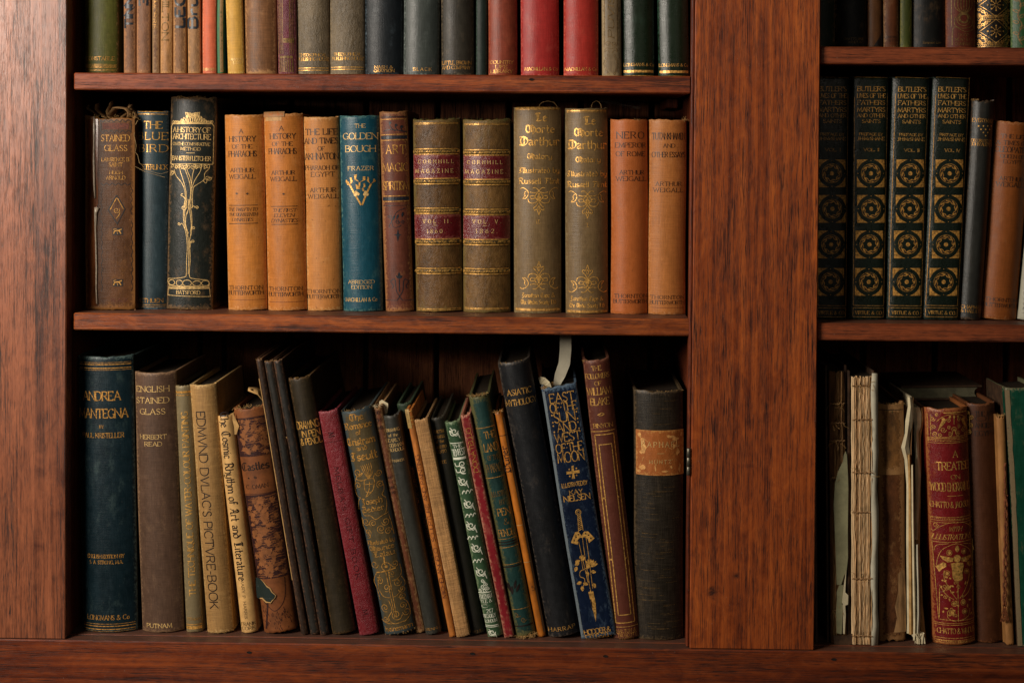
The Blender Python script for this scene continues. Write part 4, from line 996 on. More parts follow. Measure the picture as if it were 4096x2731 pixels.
b.S_(E2, '400,40 290,90 235,190 185,280 215,290', 7, 'b'); b.spiral(E2, 300, 215, 32, 0, 1.3, 8, 'b'); b.spiral(E2, 200, 160, 30, 3, 1.3, 7, 'b'); b.spiral(E2, 370, 220, 24, 1, 1.3, 7, 'b'); b.S_(E2, '215,160 240,280 300,290 350,260', 7, 'b')
for Q in ((370, 130, 1.8), (310, 160, 1.9), (265, 175, 2)): b.leaf(E2, Q[0], Q[1]-40, 70, 24, Q[2], 'b')
b.poly(E2, '305,305 320,380 352,385 322,400 304,478 285,400 248,385 290,380', 'b'); b.leaf(E2, 318, 965, 90, 34, -pi/2, 'b'); b.leaf(E2, 318, 960, 60, 24, -.8, 'b'); b.leaf(E2, 318, 960, 60, 24, pi+.8, 'b')
b.S_(E2, '225,1090 240,1050 205,1000 250,965 270,1000 275,1080 290,1140 355,1240', 9, 'b', mir=322); b.S_(E2, '320,970 322,1130', 12, 'b'); b.S_(E2, '130,1243 290,1243', 6, 'b', mir=322)
b.finish()
LB = dict(wear='#6b5a32', grain='leather', amt=.6, rough=.38, var=.5, weave=1.1, spots=.5)
lab1 = cl('#5c0f14', wear='#8c4a40', grain='leather', amt=.4, rough=.25, var=.25, spec=.6, coat=.2); lab2 = cl('#5e1014', wear='#8c4a40', grain='leather', amt=.3, rough=.25, var=.2, spec=.6, coat=.2)
bandm = cl('#2c2718', wear='#a8803c', grain='leather', amt=.55, rough=.4)
for i, (tx0, tx1, ty, bx0, bx1, label) in enumerate(((1645, 1838, 469, 1662, 1846, 'leather magazine volume dated 1860 with cracked red labels, olive brown, left of a pair'), (1847, 2041, 471, 1853, 2039, 'leather magazine volume dated 1862 with red labels, olive brown, right of a pair'))):
    mt = cl('#5a3f20' if i == 0 else '#664a26', **LB)
    b = mid(label, tx0, tx1, ty, bx0, bx1, mt, bulge=.010, fray=1.8, depth=.15)
    dx = 650*i; lm = (lab1, lab2)[i]
    b.patch(E, 485+dx, 775+12*i, 1105+dx, 1095+10*i, lm, 'leather_label', .00035, True); b.patch(E2, 500+dx, 130+12*i, 1115+dx, 440+2*i, lm, 'leather_label', .00035, True)
    for Zz, y, dy in ((E, 742, 14), (E, 1130, 12), (E, 1515, 16), (E2, 482, 6), (E2, 862, 6)):
        y += dy*i
        b.band(Zz, y, 24, bandm, .0013)
        for o_ in (-36, 30): b.rule(Zz, y+o_, 9, 'g'); b.rule(Zz, y+o_+(-9 if o_ < 0 else 9), 4, 'd')
        x0 = 500 + dx
        rnd = b.rnd
        for k in range(18):
            if rnd.random() < .8: b.S_(Zz, [(x0+10+k*33, y+8), (x0+20+k*33, y-8), (x0+32+k*33, y+2)], 6, 'g', 'tooled_band', True, None, .0017)
        for s_, e_ in ((-58, -1), (55, 1)):
            if Zz is E2 and y < 100: continue
            if (Zz is E and y > 1000 and y < 1300 and s_ < 0) or (Zz is E and y < 900 and s_ > 0) or (Zz is E2 and y < 600 and s_ < 0) or (Zz is E and y > 1400 and s_ > 0): continue
            for k in range(13): b.S_(Zz, [(x0+k*46, y+s_), (x0+23+k*46, y+s_+e_*-10), (x0+46+k*46, y+s_)], 4, 'k', 'tooled_band')
    for y in (365+10*i, 380+10*i): b.rule(E, y, 6, 'g')
    for y in (1352-8*i, 1372-14*i): b.rule(E2, y, 7, 'g')
    b.T(E, 'CORNHILL', 795+dx-15*i, 870+10*i, 460, 46, 'p', sp=.75, wt=1.2); b.T(E, 'MAGAZINE.', 795+dx-5*i, 992+10*i, 535, 50, 'p', sp=.75, wt=1.2)
    b.T(E2, ('VOL. II.', 'VOL. V.')[i], 812+dx, 212+4*i, 370, 48, 'p', sp=.85, wt=1.2); b.S_(E2, [(765+dx, 263+6*i), (810+dx, 263+6*i)], 6, 'p'); b.T(E2, ('1860.', '1862.')[i], 800+dx+10*i, 340, 235+45*i, 50, 'p', sp=.6)
    b.threads(14, plain('mossy_frays', '#4a5a2a', .9), True, .004); b.finish()
for i, (tx0, tx1, ty, bx0, bx1, dx, dy, label) in enumerate(((2053, 2246, 424, 2057, 2244, 0, 0, 'tall grey-brown book with gilt gothic lettering, numbered II'), (2259, 2433, 427, 2265, 2432, 570, 40, 'tall grey-brown book with gilt gothic lettering, numbered I'))):
    b = mid(label, tx0, tx1, ty, bx0, bx1, cl('#7a6240', wear='#8a7a58', amt=.35, rough=.4, var=.25, spec=.36, spots=.5, streak=.3), bulge=.009, depth=.16)
    for y in (218, ): b.rule(G, y+dy*.7, 16, 'g'); b.rule(G, y+dy*.7-14, 5, 'd'); b.rule(G, y+dy*.7+17, 5, 'd')
    for t, cx, cy, w, h in (('Le', 425, 322, 140, 92), ('Morte', 413, 460, 335, 88), ('Darthur', 405, 603, 470, 100), ('Malory', 408, 780, 290, 62), ('Illustrated by', 400, 945, 475, 62), ('Russell Flint', 398, 1070, 478, 66)):
        b.T(G, t, cx+dx, cy+dy, w, h, 'g', 'b', sp=.12, wt=1.15)
    X0 = 400 + dx; 
    def ar(Zz, pts, yf, wd=9):
        b.S_(Zz, [(X0+x, yf(y)) for x, y in pts], wd, 'g', mir=X0)
    for Zz, yf in ((G, lambda y: 1150+dy+y), (G2, lambda y: 985+dy-y)):
        ar(Zz, [(-225, 15), (-190, 0), (-140, 30), (-125, 70), (-150, 120), (-190, 128), (-165, 95), (-170, 60), (-150, 40)], yf)
        ar(Zz, [(-75, 5), (-40, 0), (-5, 30), (35, 80), (45, 110), (10, 155), (-5, 150)], yf)
        ar(Zz, [(-105, 50), (-60, 60), (-20, 55), (0, 85), (25, 130), (0, 160)], yf)
        ar(Zz, [(-130, 130), (-115, 170), (-60, 180), (-10, 150), (0, 110)], yf)
        ar(Zz, [(-45, 120), (-90, 130), (-100, 100), (-60, 95), (-45, 120)], yf)
        ar(Zz, [(-12, 130), (0, 95), (14, 130), (0, 160), (-12, 130)], yf)
    yb = 1150 + dy
    for Q in ([(0, 160), (-30, 210), (-60, 235), (-50, 265), (-25, 255), (0, 320)], [(0, 210), (-14, 240), (0, 265)]): b.S_(G, [(X0+x, yb+y) for x, y in Q], 9, 'g', mir=X0)
    yb = 985 + dy
    for Q in ([(0, -160), (-30, -210), (-60, -240), (-50, -265), (-25, -255), (0, -325)], [(0, -210), (-14, -240), (0, -265)]): b.S_(G2, [(X0+x, yb+y) for x, y in Q], 9, 'g', mir=X0)
    b.T(G2, ('II.', 'I')[i], X0, 196+dy, (55, 18)[i], 44, 'g')
    b.T(G2, 'Jonathan Cape &', 393+dx, 1058+dy, 385, 48, 'g', 'b', sp=.08, wt=1.1); b.T(G2, 'The Medici Society Ltd', 393+dx, 1138+dy, 412, 48, 'g', 'b', sp=.06, wt=1.1)
    b.rule(G2, 1228+dy*.6, 14, 'g'); b.rule(G2, 1214+dy*.6, 5, 'd'); b.rule(G2, 1243+dy*.6, 5, 'd'); b.finish()
b = mid('red-orange cloth book with black lettering about an emperor of Rome', 2445, 2594, 472, 2445, 2592, cl('#b0602c', wear='#c07a4a', amt=.3, rough=.42, var=.15, streak=.15), bulge=.008)
b.T(G, 'NERO', 1480, 533, 320, 76, 'k', sp=.3); b.T(G, 'EMPEROR', 1482, 650, 360, 54, 'k'); b.T(G, 'OF ROME', 1480, 752, 342, 54, 'k'); b.T(G, 'ARTHUR', 1492, 970, 290, 48, 'k'); b.T(G, 'WEIGALL', 1483, 1044, 355, 52, 'k')
b.T(G2, 'THORNTON', 1480, 1068, 385, 44, 'k', sp=.28); b.T(G2, 'BUTTERWORTH', 1478, 1132, 395, 44, 'k', sp=.12)
b.threads(6, PAPERT, True, .004, .008); b.finish()
b = mid('orange-tan cloth book lettered AND OTHER ESSAYS, at right end of the middle shelf', 2597, 2750, 472, 2597, 2742, cl('#b67238', wear='#c48a58', amt=.35, rough=.45, var=.14, streak=.3), bulge=.007)
b.T(G, 'TUTANKHAMEN', 1925, 545, 385, 76, 'k', sp=.1); b.T(G, 'AND', 1925, 657, 135, 44, 'k'); b.T(G, 'OTHER ESSAYS', 1922, 762, 390, 60, 'k', sp=.1); b.T(G, 'ARTHUR', 1920, 1105, 300, 46, 'k', sp=.28); b.T(G, 'WEIGALL', 1917, 1178, 345, 48, 'k', sp=.28)
b.T(G2, 'THORNTON', 1910, 1083, 392, 42, 'k', sp=.28); b.T(G2, 'BUTTERWORTH', 1908, 1145, 402, 42, 'k', sp=.12); b.rule(G2, 1207, 4, 'r', part='crease'); b.threads(8, PAPERT, True, .008, .021); b.finish()
# head-bands / ribbons showing above the two tall grey-brown books
for px, lab in ((2192, 'small brown ribbon loop curling over the head of the volume numbered II'), (2385, 'tiny brown ribbon end above the head of the volume numbered I')):
    m = MB(); p = unproj(px, 420, YM + .02)
    w_ = .011 if px < 2300 else .006
    ribbon(m, [Vector((p.x + w_*cos(t), p.y, p.z - .004 + .0085*sin(t))) for t in (pi, .85*pi, .7*pi, .5*pi, .3*pi, .15*pi, 0)], .008, .0005, Vector((0, 1, 0)))
    o = m.obj('ribbon_marker', PAPERT); o['label'] = lab; o['category'] = 'ribbon'
# ---- bottom left shelf
def low(label, tx0, tx1, ty, bx0, bx1, mat, **k):
    return Book(label, tx0, tx1, ty, bx0, bx1, k.pop('sz', Z_BOT), k.pop('Y', YBt), mat, group=k.pop('group', GB_), **k)
b = low('large dark blue-green book with double gilt rules, at left end of the bottom shelf', 300, 524, 1424, 318, 541, cl('#0d2128', wear='#4a5c58', amt=.4, rough=.4, var=.3, spec=.36, spots=.2), bulge=.009, depth=.18, fray=1.2, Y=YBt-.002)
for y in (232, 252, 290, 310): b.rule(M1, y, 10 if y in (252, 290) else 4, 'd')
b.T(M1, 'ANDREA', 332, 580, 400, 92, 'd', sp=.14, wt=1.1); b.T(M1, 'MANTEGNA', 338, 762, 530, 94, 'd', sp=.14, wt=1.1); b.T(M1, 'BY', 340, 900, 46, 32, 'd'); b.T(M1, 'PAUL KRISTELLER', 345, 990, 445, 50, 'd', sp=.16)
b.T(M1b, 'ENGLISH EDITION BY', 350, 640, 365, 36, 'd', sp=.16, wt=1.1); b.T(M1b, 'S. A. STRONG, M.A.', 355, 697, 332, 34, 'd', sp=.2, wt=1.1); b.T(M1b, 'LONGMANS & Co', 370, 1238, 415, 46, 'd')
for y in (1300, 1322, 1352, 1372): b.rule(M1b, y, 8 if y in (1322, 1352) else 4, 'd')
b.finish()
b = low('brown ribbed cloth book lettered ENGLISH STAINED GLASS', 530, 695, 1488, 557, 729, cl('#5c4434', wear='#86684c', amt=.45, rough=.5, var=.25, streak=.45), bulge=.008, depth=.15)
b.T(M1, 'ENGLISH', 858, 508, 350, 58, 'p'); b.T(M1, 'STAINED', 858, 626, 352, 58, 'p'); b.T(M1, 'GLASS', 862, 742, 270, 58, 'p'); b.T(M1, 'HERBERT', 872, 1006, 285, 44, 'p'); b.T(M1, 'READ', 878, 1080, 185, 44, 'p'); b.T(M1b, 'PUTNAM', 873, 1320, 252, 40, 'p', wt=1.3); b.finish()
b = low('narrow grey-tan cloth book with upward gilt title THE TECHNIQUE OF WATER-COLOUR PAINTING', 700, 757, 1541, 737, 814, cl('#77694c', wear='#94825c', amt=.35, rough=.45, var=.15, streak=.1), bulge=.005, depth=.135, Y=YBt+.004)
for y, wd in ((542, 24), (575, 9)): b.rule(M1, y, wd, 'd')
b.T(M1b, 'THE TECHNIQUE OF WATER-COLOUR PAINTING', 1163, 130, 1820, 62, 'g', 'r', R90, sp=.16, wt=1.15); b.T(M1b, 'PITMAN', 1215, 1255, 125, 28, 'd'); b.rule(M1b, 1310, 8, 'd'); b.rule(M1b, 1340, 30, 'g'); b.finish()
b = low("tan linen book with tall black capitals ending PICTVRE-BOOK running down the spine", 758, 855, 1537, 817, 934, cl('#a67e4a', wear='#c2a068', amt=.4, rough=.6, var=.18, streak=.4, spots=.5), bulge=.006, depth=.15)
b.T(M1b, "EDMVND DVLAC'S PICTVRE-BOOK", 1345, 195, 1950, 88, 'k', 's', -R90, sp=.15, wt=.8)
b.threads(12, PAPERT, False, .004); b.finish()
b = low('narrow cream dust-jacketed book with black gothic title The Cosmic Rhythm down its spine', 864, 926, 1660, 960, 1032, plain('cream_jacket', '#c99e62', .5, 0, .18, 60, .4), bulge=.005, depth=.16, Y=YBt+.003, part='dust_jacket')
b.T(M2b, 'The Cosmic Rhythm of Art and Literature', 274, 60, 1670, 82, 'k', 'b', -R90, sp=.1, wt=1.0, part='lettering'); b.T(M2b, 'MARY P. HARRIS', 385, 1060, 390, 27, 'k', 'r', -R90, sp=.25); b.T(M2b, 'FRANK', 425, 1303, 140, 32, 'k'); b.T(M2b, 'CORK', 428, 1345, 135, 32, 'k'); b.finish()
# castles: torn patterned paper jacket
jk = plain('brown_leaf_jacket', '#74421f', .6, 0, .25, 70, .35)
dkp = plain('dark_jacket_print', '#301410', .6, 0, .35, 260, .35)
MATS['c'] = dkp; MATS['t'] = plain('jacket_tan', '#83502a', .6, 0, .2, 120, .35)
b = low('leaf-patterned brown jacketed book lettered Castles, jacket torn low down to show green cloth', 932, 1044, 1627, 1043, 1192, jk, bulge=.007, depth=.17, part='dust_jacket', fray=2.4)
W2, H2 = b.w/2*.97, b.h
def pan(v0, v1, key='c'):
    L = b.lay('printed_panel', key); nu, nv = 10, 10
    n0 = len(L.v)
    for j in range(nv+1):
        for i in range(nu+1): L.v.append(b.P(-W2 + 2*W2*i/nu, v0 + (v1-v0)*j/nv, .00018))
    for j in range(nv):
        for i in range(nu):
            a = n0 + j*(nu+1)+i; L.f.append((a+nu+1, a+nu+2, a+1, a))
v1 = b.loc(M2[0]+500/M2[2], M2[1]+800/M2[2])[1]; v2 = b.loc(M2[0]+500/M2[2], M2[1]+1205/M2[2])[1]
v3 = b.loc(M2b[0]+550/M2b[2], M2b[1]+35/M2b[2])[1]; v4 = b.loc(M2b[0]+640/M2b[2], M2b[1]+860/M2b[2])[1]
pan(v2, v1); pan(v4, v3)
rr = random.Random(8)
def leafloc(u, v, l, a, key='t'):
    L = b.lay('leaf_print', key)
    for q in (-1.1, -.55, 0, .55, 1.1):
        ll = l * (1 - .22*abs(q)); ca, sa = cos(a+q), sin(a+q)
        sh = [(0.05, 0), (.35, .16), (.6, .2), (.75, .1), (1, 0), (.75, -.1), (.6, -.2), (.35, -.16)]
        pts = [(u + x*ll*ca - y*ll*sa, v + x*ll*sa + y*ll*ca) for x, y in sh]
        if all(abs(p[0]) < W2 for p in pts):
            t = tessellate_polygon([[Vector((x, y, 0)) for x, y in pts]]); L.add([b.P(x, y, .0003) for x, y in pts], t)
for (lo, hi, n) in ((v2, v1, 34), (v4, v3, 80)):
    for k in range(n):
        v = lo + .004 + (hi - lo - .008) * ((k*.618) % 1); u = rr.uniform(-W2*.9, W2*.9)
        leafloc(u, v, rr.uniform(.0045, .008), rr.uniform(0, 6.28))
    for k in range(n*4):
        v = rr.uniform(lo + .002, hi - .002); u = rr.uniform(-W2*.9, W2*.75); l = rr.uniform(.004, .010)
        b.strip(b.lay('leaf_print', 't'), [(u, v), (u + l*.5, v + rr.uniform(-.001, .001)), (min(W2*.97, u+l), v + rr.uniform(-.001, .0015))], lambda d: .00045)
b.S_(M2, '345,1225 665,1190', 5, 'c', smooth=False); b.T(M2, 'Castles', 520, 1310, 290, 82, 'k', 'b', wt=1.1, sp=.12); b.dot(M2, 458, 1440, 9, 'k'); b.spiral(M2, 530, 1425, 16, 0, 1.2, 6, 'k'); b.T(M2, 'C. OMAN', 545, 1522, 235, 42, 'k', sp=.2)
b.S_(M2b, '375,45 690,12', 4, 'c', smooth=False)
gcl = cl('#1c2723', amt=.2, wear='#40504a')
torn = [(488, 865), (540, 872), (585, 905), (610, 935), (640, 950), (660, 985), (700, 1020), (690, 1050), (665, 1070), (650, 1095), (600, 1092), (560, 1062), (515, 1072), (500, 1060), (490, 960)]
q = [b.loc(M2b[0]+x/M2b[2], M2b[1]+y/M2b[2]) for x, y in torn]
q = [(max(-b.w*.495, u), v) for u, v in q]
b.poly(M2b, torn, gcl, 'exposed_cloth', off=.0005)
m = MB(); tube(m, [b.P(u, v, .0008) for u, v in q[1:13]], lambda t: .0005+.0004*sin(t*40)**2, 5); m.obj('torn_edge', PAPERT, b.root, True)
b.S_(M2b, '575,1090 620,1130 690,1175 760,1110 785,1010 775,850', 6, 'c'); 
for k in range(60):
    x = rr.uniform(560, 840); y = rr.uniform(1120, 1340)
    if 600 < x < 760 and y < 1160: continue
    b.S_(M2b, [(x, y), (x+rr.uniform(-8, 20), y+rr.uniform(10, 40))], 4, 'c', 'leaf_print')
b.S_(M2b, '615,1100 612,1200 600,1360', 18, 'c', 'leaf_print')
b.threads(20, PAPERT, True, .008); b.finish()
# the flap of jacket at its head, and the dark flap at the foot of the tear
m = MB(); p = b.Minv @ unproj(1018, 1600, YBt + .02)
ribbon(m, [Vector((p.x+.012, .03, b.h-.004)), Vector((p.x+.010, .02, b.h+.006)), Vector((p.x+.004, .015, b.h+.014)), Vector((p.x-.006, .013, b.h+.018))], [.02, .022, .02, .012], .0005, Vector((.1, 1, .1))); m.obj('jacket_flap', PAPERT, b.root, True)
m = MB(); ribbon(m, [unproj(820+x/2.613, 1360+y/2.613, YBt+.003) for x, y in ((290, 760), (305, 830), (330, 900), (318, 985))], [.001, .004, .006, .002], .0004); o = m.obj('torn_flap', PAPERT, b.root, False); o.matrix_parent_inverse = b.Minv.copy()

SL = dict(wear='#6a4a34', grain='leather', amt=.35, rough=.42, var=.25, weave=.9)
for i, (a0, a1, y, b0, b1, lab) in enumerate(((1020, 1050, 1434, 1204, 1232, 'leftmost of three slim tall brown-black leather volumes, its left edge chafed to buff'), (1053, 1089, 1442, 1238, 1277, 'middle one of three slim tall black leather volumes'), (1090, 1128, 1438, 1279, 1317, 'rightmost of three slim tall black leather volumes, one small chip halfway down'))):
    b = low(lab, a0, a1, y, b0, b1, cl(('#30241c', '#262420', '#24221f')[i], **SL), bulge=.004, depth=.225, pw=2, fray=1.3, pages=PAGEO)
    if i == 0: b.strip(b.lay('chafed_edge', PAPERT), [(-b.w*.46, b.h*.2), (-b.w*.48, b.h*.5), (-b.w*.47, b.h*.78), (-b.w*.485, b.h*.93)], lambda d: .0008)
    if i == 2:
        b.poly(M2, '820,1000 850,1015 845,1045 825,1035', PAPERT)
    b.threads(8, PAPERT, True, .003); b.finish()
b = low('wide dark olive-brown cloth book with three gold lines DRAWING IN PEN & PENCIL', 1147, 1240, 1508, 1324, 1423, cl('#332a1a', wear='#5c4428', amt=.4, rough=.5, var=.25, streak=.5), bulge=.006, depth=.225, fray=2)
b.T(M2, 'DRAWING', 1065, 880, 245, 78, 'g', 's', sp=.05, wt=1.2); b.T(M2, 'IN PEN', 1105, 968, 185, 66, 'g', 's', wt=1.1, sp=.12); b.T(M2, '& PENCIL', 1108, 1050, 225, 68, 'g', 's', wt=1.1, sp=.12); b.threads(8, PAPERT, True, .003); b.finish()
b = low('crimson pebbled leather gift book with its title pressed blind down the spine', 1267, 1351, 1641, 1437, 1512, cl('#6e1c22', wear='#93444a', grain='leather', amt=.4, rough=.36, var=.25, weave=1.8, spec=.42), bulge=.004, depth=.18, pw=3)
b.T(M3, "MELBA'S", 62, 1290, 500, 46, 's', 'r', -R90, sp=.35, wt=1.2); b.T(M3b, 'GIFT', 162, 215, 270, 48, 's', 'r', -R90, sp=.35, wt=1.2); b.T(M3b, 'BOOK', 230, 600, 340, 50, 's', 'r', -R90, sp=.35, wt=1.2)
b.T(M2, 'M', 1322, 985, 45, 60, 's', 'r', -R90); b.T(M3b, 'M', 340, 1135, 55, 55, 's', 'r', -R90); b.rule(M2, 1058, 4, 's'); b.finish()
b = low('slate and brown book with gilt gothic title, winged helmet and sword on its spine', 1354, 1482, 1636, 1535, 1661, cl('#544830', wear='#38464a', amt=.75, rough=.45, var=.3, spots=.2), bulge=.007, depth=.185, fray=1.6)
bb = plain('browned_field', '#5a4428', .5, 0, .25, 200)
for t, cx, cy, w, h in (('The', 242, 470, 155, 74), ('Romance', 255, 568, 320, 74), ('of', 270, 645, 56, 56), ('Tristram', 285, 745, 335, 82), ('and', 310, 820, 120, 54), ('Iseult', 330, 915, 310, 92)): b.T(M3, t, cx, cy, w, h, 'd', 'b', sp=.1, wt=1.15)
# winged helmet and scrolls
for k in range(6): b.S_(M3, [(385, 1170), (340 - 8*k + 26*k, 1110), (300 + 22*k, 1030 - 8*k)], 7, 'd')
b.S_(M3, '365,1180 340,1210 350,1310 400,1330 440,1300 455,1200 430,1170 365,1180', 8, 'd'); b.S_(M3, '400,1200 395,1300 360,1380 420,1330', 8, 'd'); b.S_(M3, '350,1240 440,1230', 6, 'd')
b.spiral(M3, 265, 1110, 52, 0, 1.5, 8, 'd', tail=[(360, 1180), (300, 1200), (240, 1180)]); b.spiral(M3, 500, 1110, 40, 3, 1.5, 8, 'd', tail=[(440, 1180)], sgn=-1); b.spiral(M3, 520, 1240, 44, 2, 1.5, 8, 'd'); b.spiral(M3, 265, 1260, 44, 2, 1.3, 8, 'd')
b.S_(M3, '240,1180 225,1280 250,1380 290,1400 265,1450 270,1540', 7, 'd'); b.S_(M3, '540,1200 560,1290 540,1360 580,1400 590,1500 580,1560', 7, 'd')
b.T(M3, 'Joseph', 425, 1425, 235, 66, 'd', 'b', sp=.1); b.T(M3, 'Bedier', 435, 1515, 260, 62, 'd', 'b', sp=.1)
b.S_(M3b, '300,0 330,60 400,55 460,95 520,60 600,20', 7, 'd')
for x, y, r, s0, sg in ((345, 130, 46, 0, 1), (430, 140, 44, 2, 1), (570, 120, 46, 3, -1), (520, 200, 50, 1, 1), (370, 250, 44, 2, -1), (600, 230, 42, 0, -1)): b.spiral(M3b, x, y, r, s0, 1.5, 7, 'd', sgn=sg)
b.S_(M3b, '300,90 320,200 400,290 360,320', 7, 'd'); b.S_(M3b, '600,40 640,180 660,270', 7, 'd')
b.T(M3b, 'Illustrated by', 508, 345, 320, 50, 'd', 'b', sp=.08); b.T(M3b, 'Maurice', 522, 410, 280, 54, 'd', 'b', sp=.08); b.T(M3b, 'Lalau', 548, 475, 245, 60, 'd', 'b', sp=.08)
b.S_(M3b, '550,510 560,600', 16, 'd', smooth=False); b.S_(M3b, '570,680 675,1195', 7, 'd', smooth=False); b.S_(M3b, '600,675 695,1190', 7, 'd', smooth=False); b.S_(M3b, '460,700 580,670 680,640', 14, 'd', smooth=False); b.S_(M3b, [(575 + 50*cos(k*pi/4), 622 + 46*sin(k*pi/4)) for k in range(9)], 7, 'd'); b.dot(M3b, 575, 622, 18, 'd')
for x, y, r, s0, sg in ((440, 610, 46, 0, 1), (670, 590, 44, 3, -1), (640, 700, 40, 1, 1), (500, 790, 44, 4, 1), (580, 860, 48, 2, -1), (700, 800, 46, 0, 1), (750, 880, 40, 3, -1), (760, 960, 40, 2, 1), (560, 1090, 50, 1, 1), (570, 1220, 36, 0, 1), (690, 1160, 66, 0, 1), (800, 1130, 44, 3, -1), (760, 1060, 40, 1, -1)): b.spiral(M3b, x, y, r, s0, 1.4, 7, 'd', sgn=sg)
for Q in ('460,710 430,800 470,900 500,1010', '500,720 480,860 540,960 620,970', '720,600 740,700 700,760 640,780', '740,740 780,830 700,940 660,960', '700,960 800,1020 840,1160 780,1240', '600,1000 640,1110 600,1200 660,1260 780,1230', '520,1230 560,1260 640,1265'): b.S_(M3b, Q, 7, 'd')
b.T(M3b, 'Heinemann', 708, 1305, 320, 56, 'd', 'b', sp=.08); b.threads(12, PAPERT, True, .004); b.threads(10, PAPERT, False, .004); b.finish()
b = low('thin red-brown book with torn head, squeezed behind the slate book with the winged helmet', 1484, 1528, 1622, 1664, 1700, cl('#693a22', wear='#a07a50', amt=.6, rough=.55), Y=YBt+.012, bulge=.003, depth=.18, fray=3, pages=PAPER)
for t, x, y in (('SEVEN', 478, 430), ("SON'S", 490, 512), ('PLAYER', 500, 600)): b.T(M3, t, x, y, 95, 36, 'k', 's', sp=.12)
for t, x, y in (('WHAT', 620, 1165), ('BY', 630, 1222), ('ALBERT', 645, 1278), ('LORD', 655, 1335)): b.T(M3, t, x, y, 70, 26, 'k', 's', sp=.12)
b.threads(16, PAPER, True, .006); b.finish()
m = MB(); ribbon(m, [unproj(1340+x/2.85, 1500+y/2.85, YBt+.03) for x, y in ((565, 460), (560, 400), (555, 340), (520, 290))], [.004, .009, .011, .004], .0008); o = m.obj('torn_leaf', PAPER, b.root); o.matrix_parent_inverse = b.Minv.copy()
b = low('dark grey cloth book with cream lettering about drawings of early schools', 1530, 1593, 1660, 1699, 1764, cl('#32322c', wear='#55524a', amt=.3, rough=.45, var=.2), Y=YBt+.006, bulge=.006, depth=.19)
for t, x, y, w, h in (('DRAWING', 650, 622, 165, 36), ('of the', 665, 680, 110, 34), ('EARLY', 678, 737, 145, 36), ('GERMAN', 690, 792, 175, 38), ('SCHOOLS', 700, 845, 175, 38), ('PARKER', 722, 968, 140, 26)): b.T(M3, t, x, y, w, h, 'p', sp=.16)
b.T(M3b, 'BENN', 1078, 1323, 125, 26, 'd'); b.finish()
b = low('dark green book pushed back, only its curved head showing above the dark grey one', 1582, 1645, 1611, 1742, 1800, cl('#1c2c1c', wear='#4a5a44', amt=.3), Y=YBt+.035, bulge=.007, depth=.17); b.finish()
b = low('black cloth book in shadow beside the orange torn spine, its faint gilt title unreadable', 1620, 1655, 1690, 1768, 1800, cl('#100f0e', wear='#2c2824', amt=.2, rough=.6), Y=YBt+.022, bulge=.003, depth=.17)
b.T(M3, 'GEORGE GRAHAME', 925, 1300, 540, 44, 'x', 'r', R90); b.T(M3b, 'CLAUDE LORRAIN', 1055, 400, 640, 44, 'x', 'r', R90); b.finish()
b = low('narrow orange paper spine with dark blue cloth left only at its head, beside pale canvas', 1620, 1650, 1638, 1798, 1823, plain('flayed_orange_spine', '#b06a2c', .55, 0, .3, 90, .35, (1, 1, .3), .6), bulge=.002, depth=.15, fray=1.5, part='spine_paper')
b.patch(M3, 795, 395, 880, 600, cl('#16202c', wear='#a8884c', amt=.7), 'cloth_remnant', .0006)
for y in (410, 478, 512, 558): b.rule(M3, y, 9, 'g')
b.T(M3b, 'MICHELANGELO · SCULPTURE AND PAINTING', 1075, 180, 1640, 42, 'r', 's', R90, sp=.1, wt=.9)
b.finish()
b = low('pale canvas-bound book with coarse weave and no lettering, leaning', 1654, 1711, 1675, 1825, 1880, cl('#c4925a', wear='#d0a878', amt=.25, rough=.7, var=.22, streak=.6, weave=3), bulge=.0015, depth=.15, pw=4); b.finish()
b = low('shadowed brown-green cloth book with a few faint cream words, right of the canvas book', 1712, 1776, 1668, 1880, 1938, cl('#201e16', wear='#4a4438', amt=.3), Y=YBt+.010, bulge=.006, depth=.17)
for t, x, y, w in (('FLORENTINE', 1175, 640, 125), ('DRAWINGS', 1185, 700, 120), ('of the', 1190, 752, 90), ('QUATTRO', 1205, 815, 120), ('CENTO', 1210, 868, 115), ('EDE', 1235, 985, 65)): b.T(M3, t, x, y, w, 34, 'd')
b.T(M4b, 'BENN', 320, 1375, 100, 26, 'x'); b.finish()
b = low('sage green cloth book lettered THE TEMPEST with white scrolling sea beasts down its spine', 1776, 1838, 1684, 1948, 2016, cl('#355036', wear='#7a8a66', amt=.4, rough=.42, var=.18), bulge=.005, depth=.16)
def beast(Zz, x, y, s_=1.0, f=1):
    b.spiral(Zz, x, y, 32*s_, 0, 1.2, 9, 'w', tail=[(x-45*s_, y-5), (x-30*s_, y+35*s_), (x+5*s_, y+32*s_)]); b.S_(Zz, [(x-42*s_, y-30*s_), (x-20*s_, y-8*s_), (x-45*s_, y), (x-15*s_, y+18*s_)], 8, 'w'); b.S_(Zz, [(x+28*s_, y+5*s_), (x+40*s_, y+40*s_), (x+50*s_, y+60*s_)], 8, 'w'); b.S_(Zz, [(x-5*s_, y+30*s_), (x+20*s_, y+38*s_), (x+30*s_, y+20*s_)], 8, 'w')
beast(M4, 90, 990, 1.1); b.S_(M4, '45,1112 168,1098', 9, 'w', smooth=False); b.T(M4, 'THE', 115, 1133, 85, 28, 'w', wt=1.3); b.T(M4, 'TEMPEST', 130, 1193, 125, 66, 'w', sp=.05, wt=1.1); b.S_(M4, '75,1262 200,1246', 24, 'w', smooth=False)
for yy, xx in ((1310, 165), (1370, 175)): b.spiral(M4, xx, yy, 36, 1, 1.3, 9, 'w', tail=[(xx-75, yy-5), (xx-60, yy+25), (xx-30, yy+20)])
beast(M4, 175, 1475, 1.1)
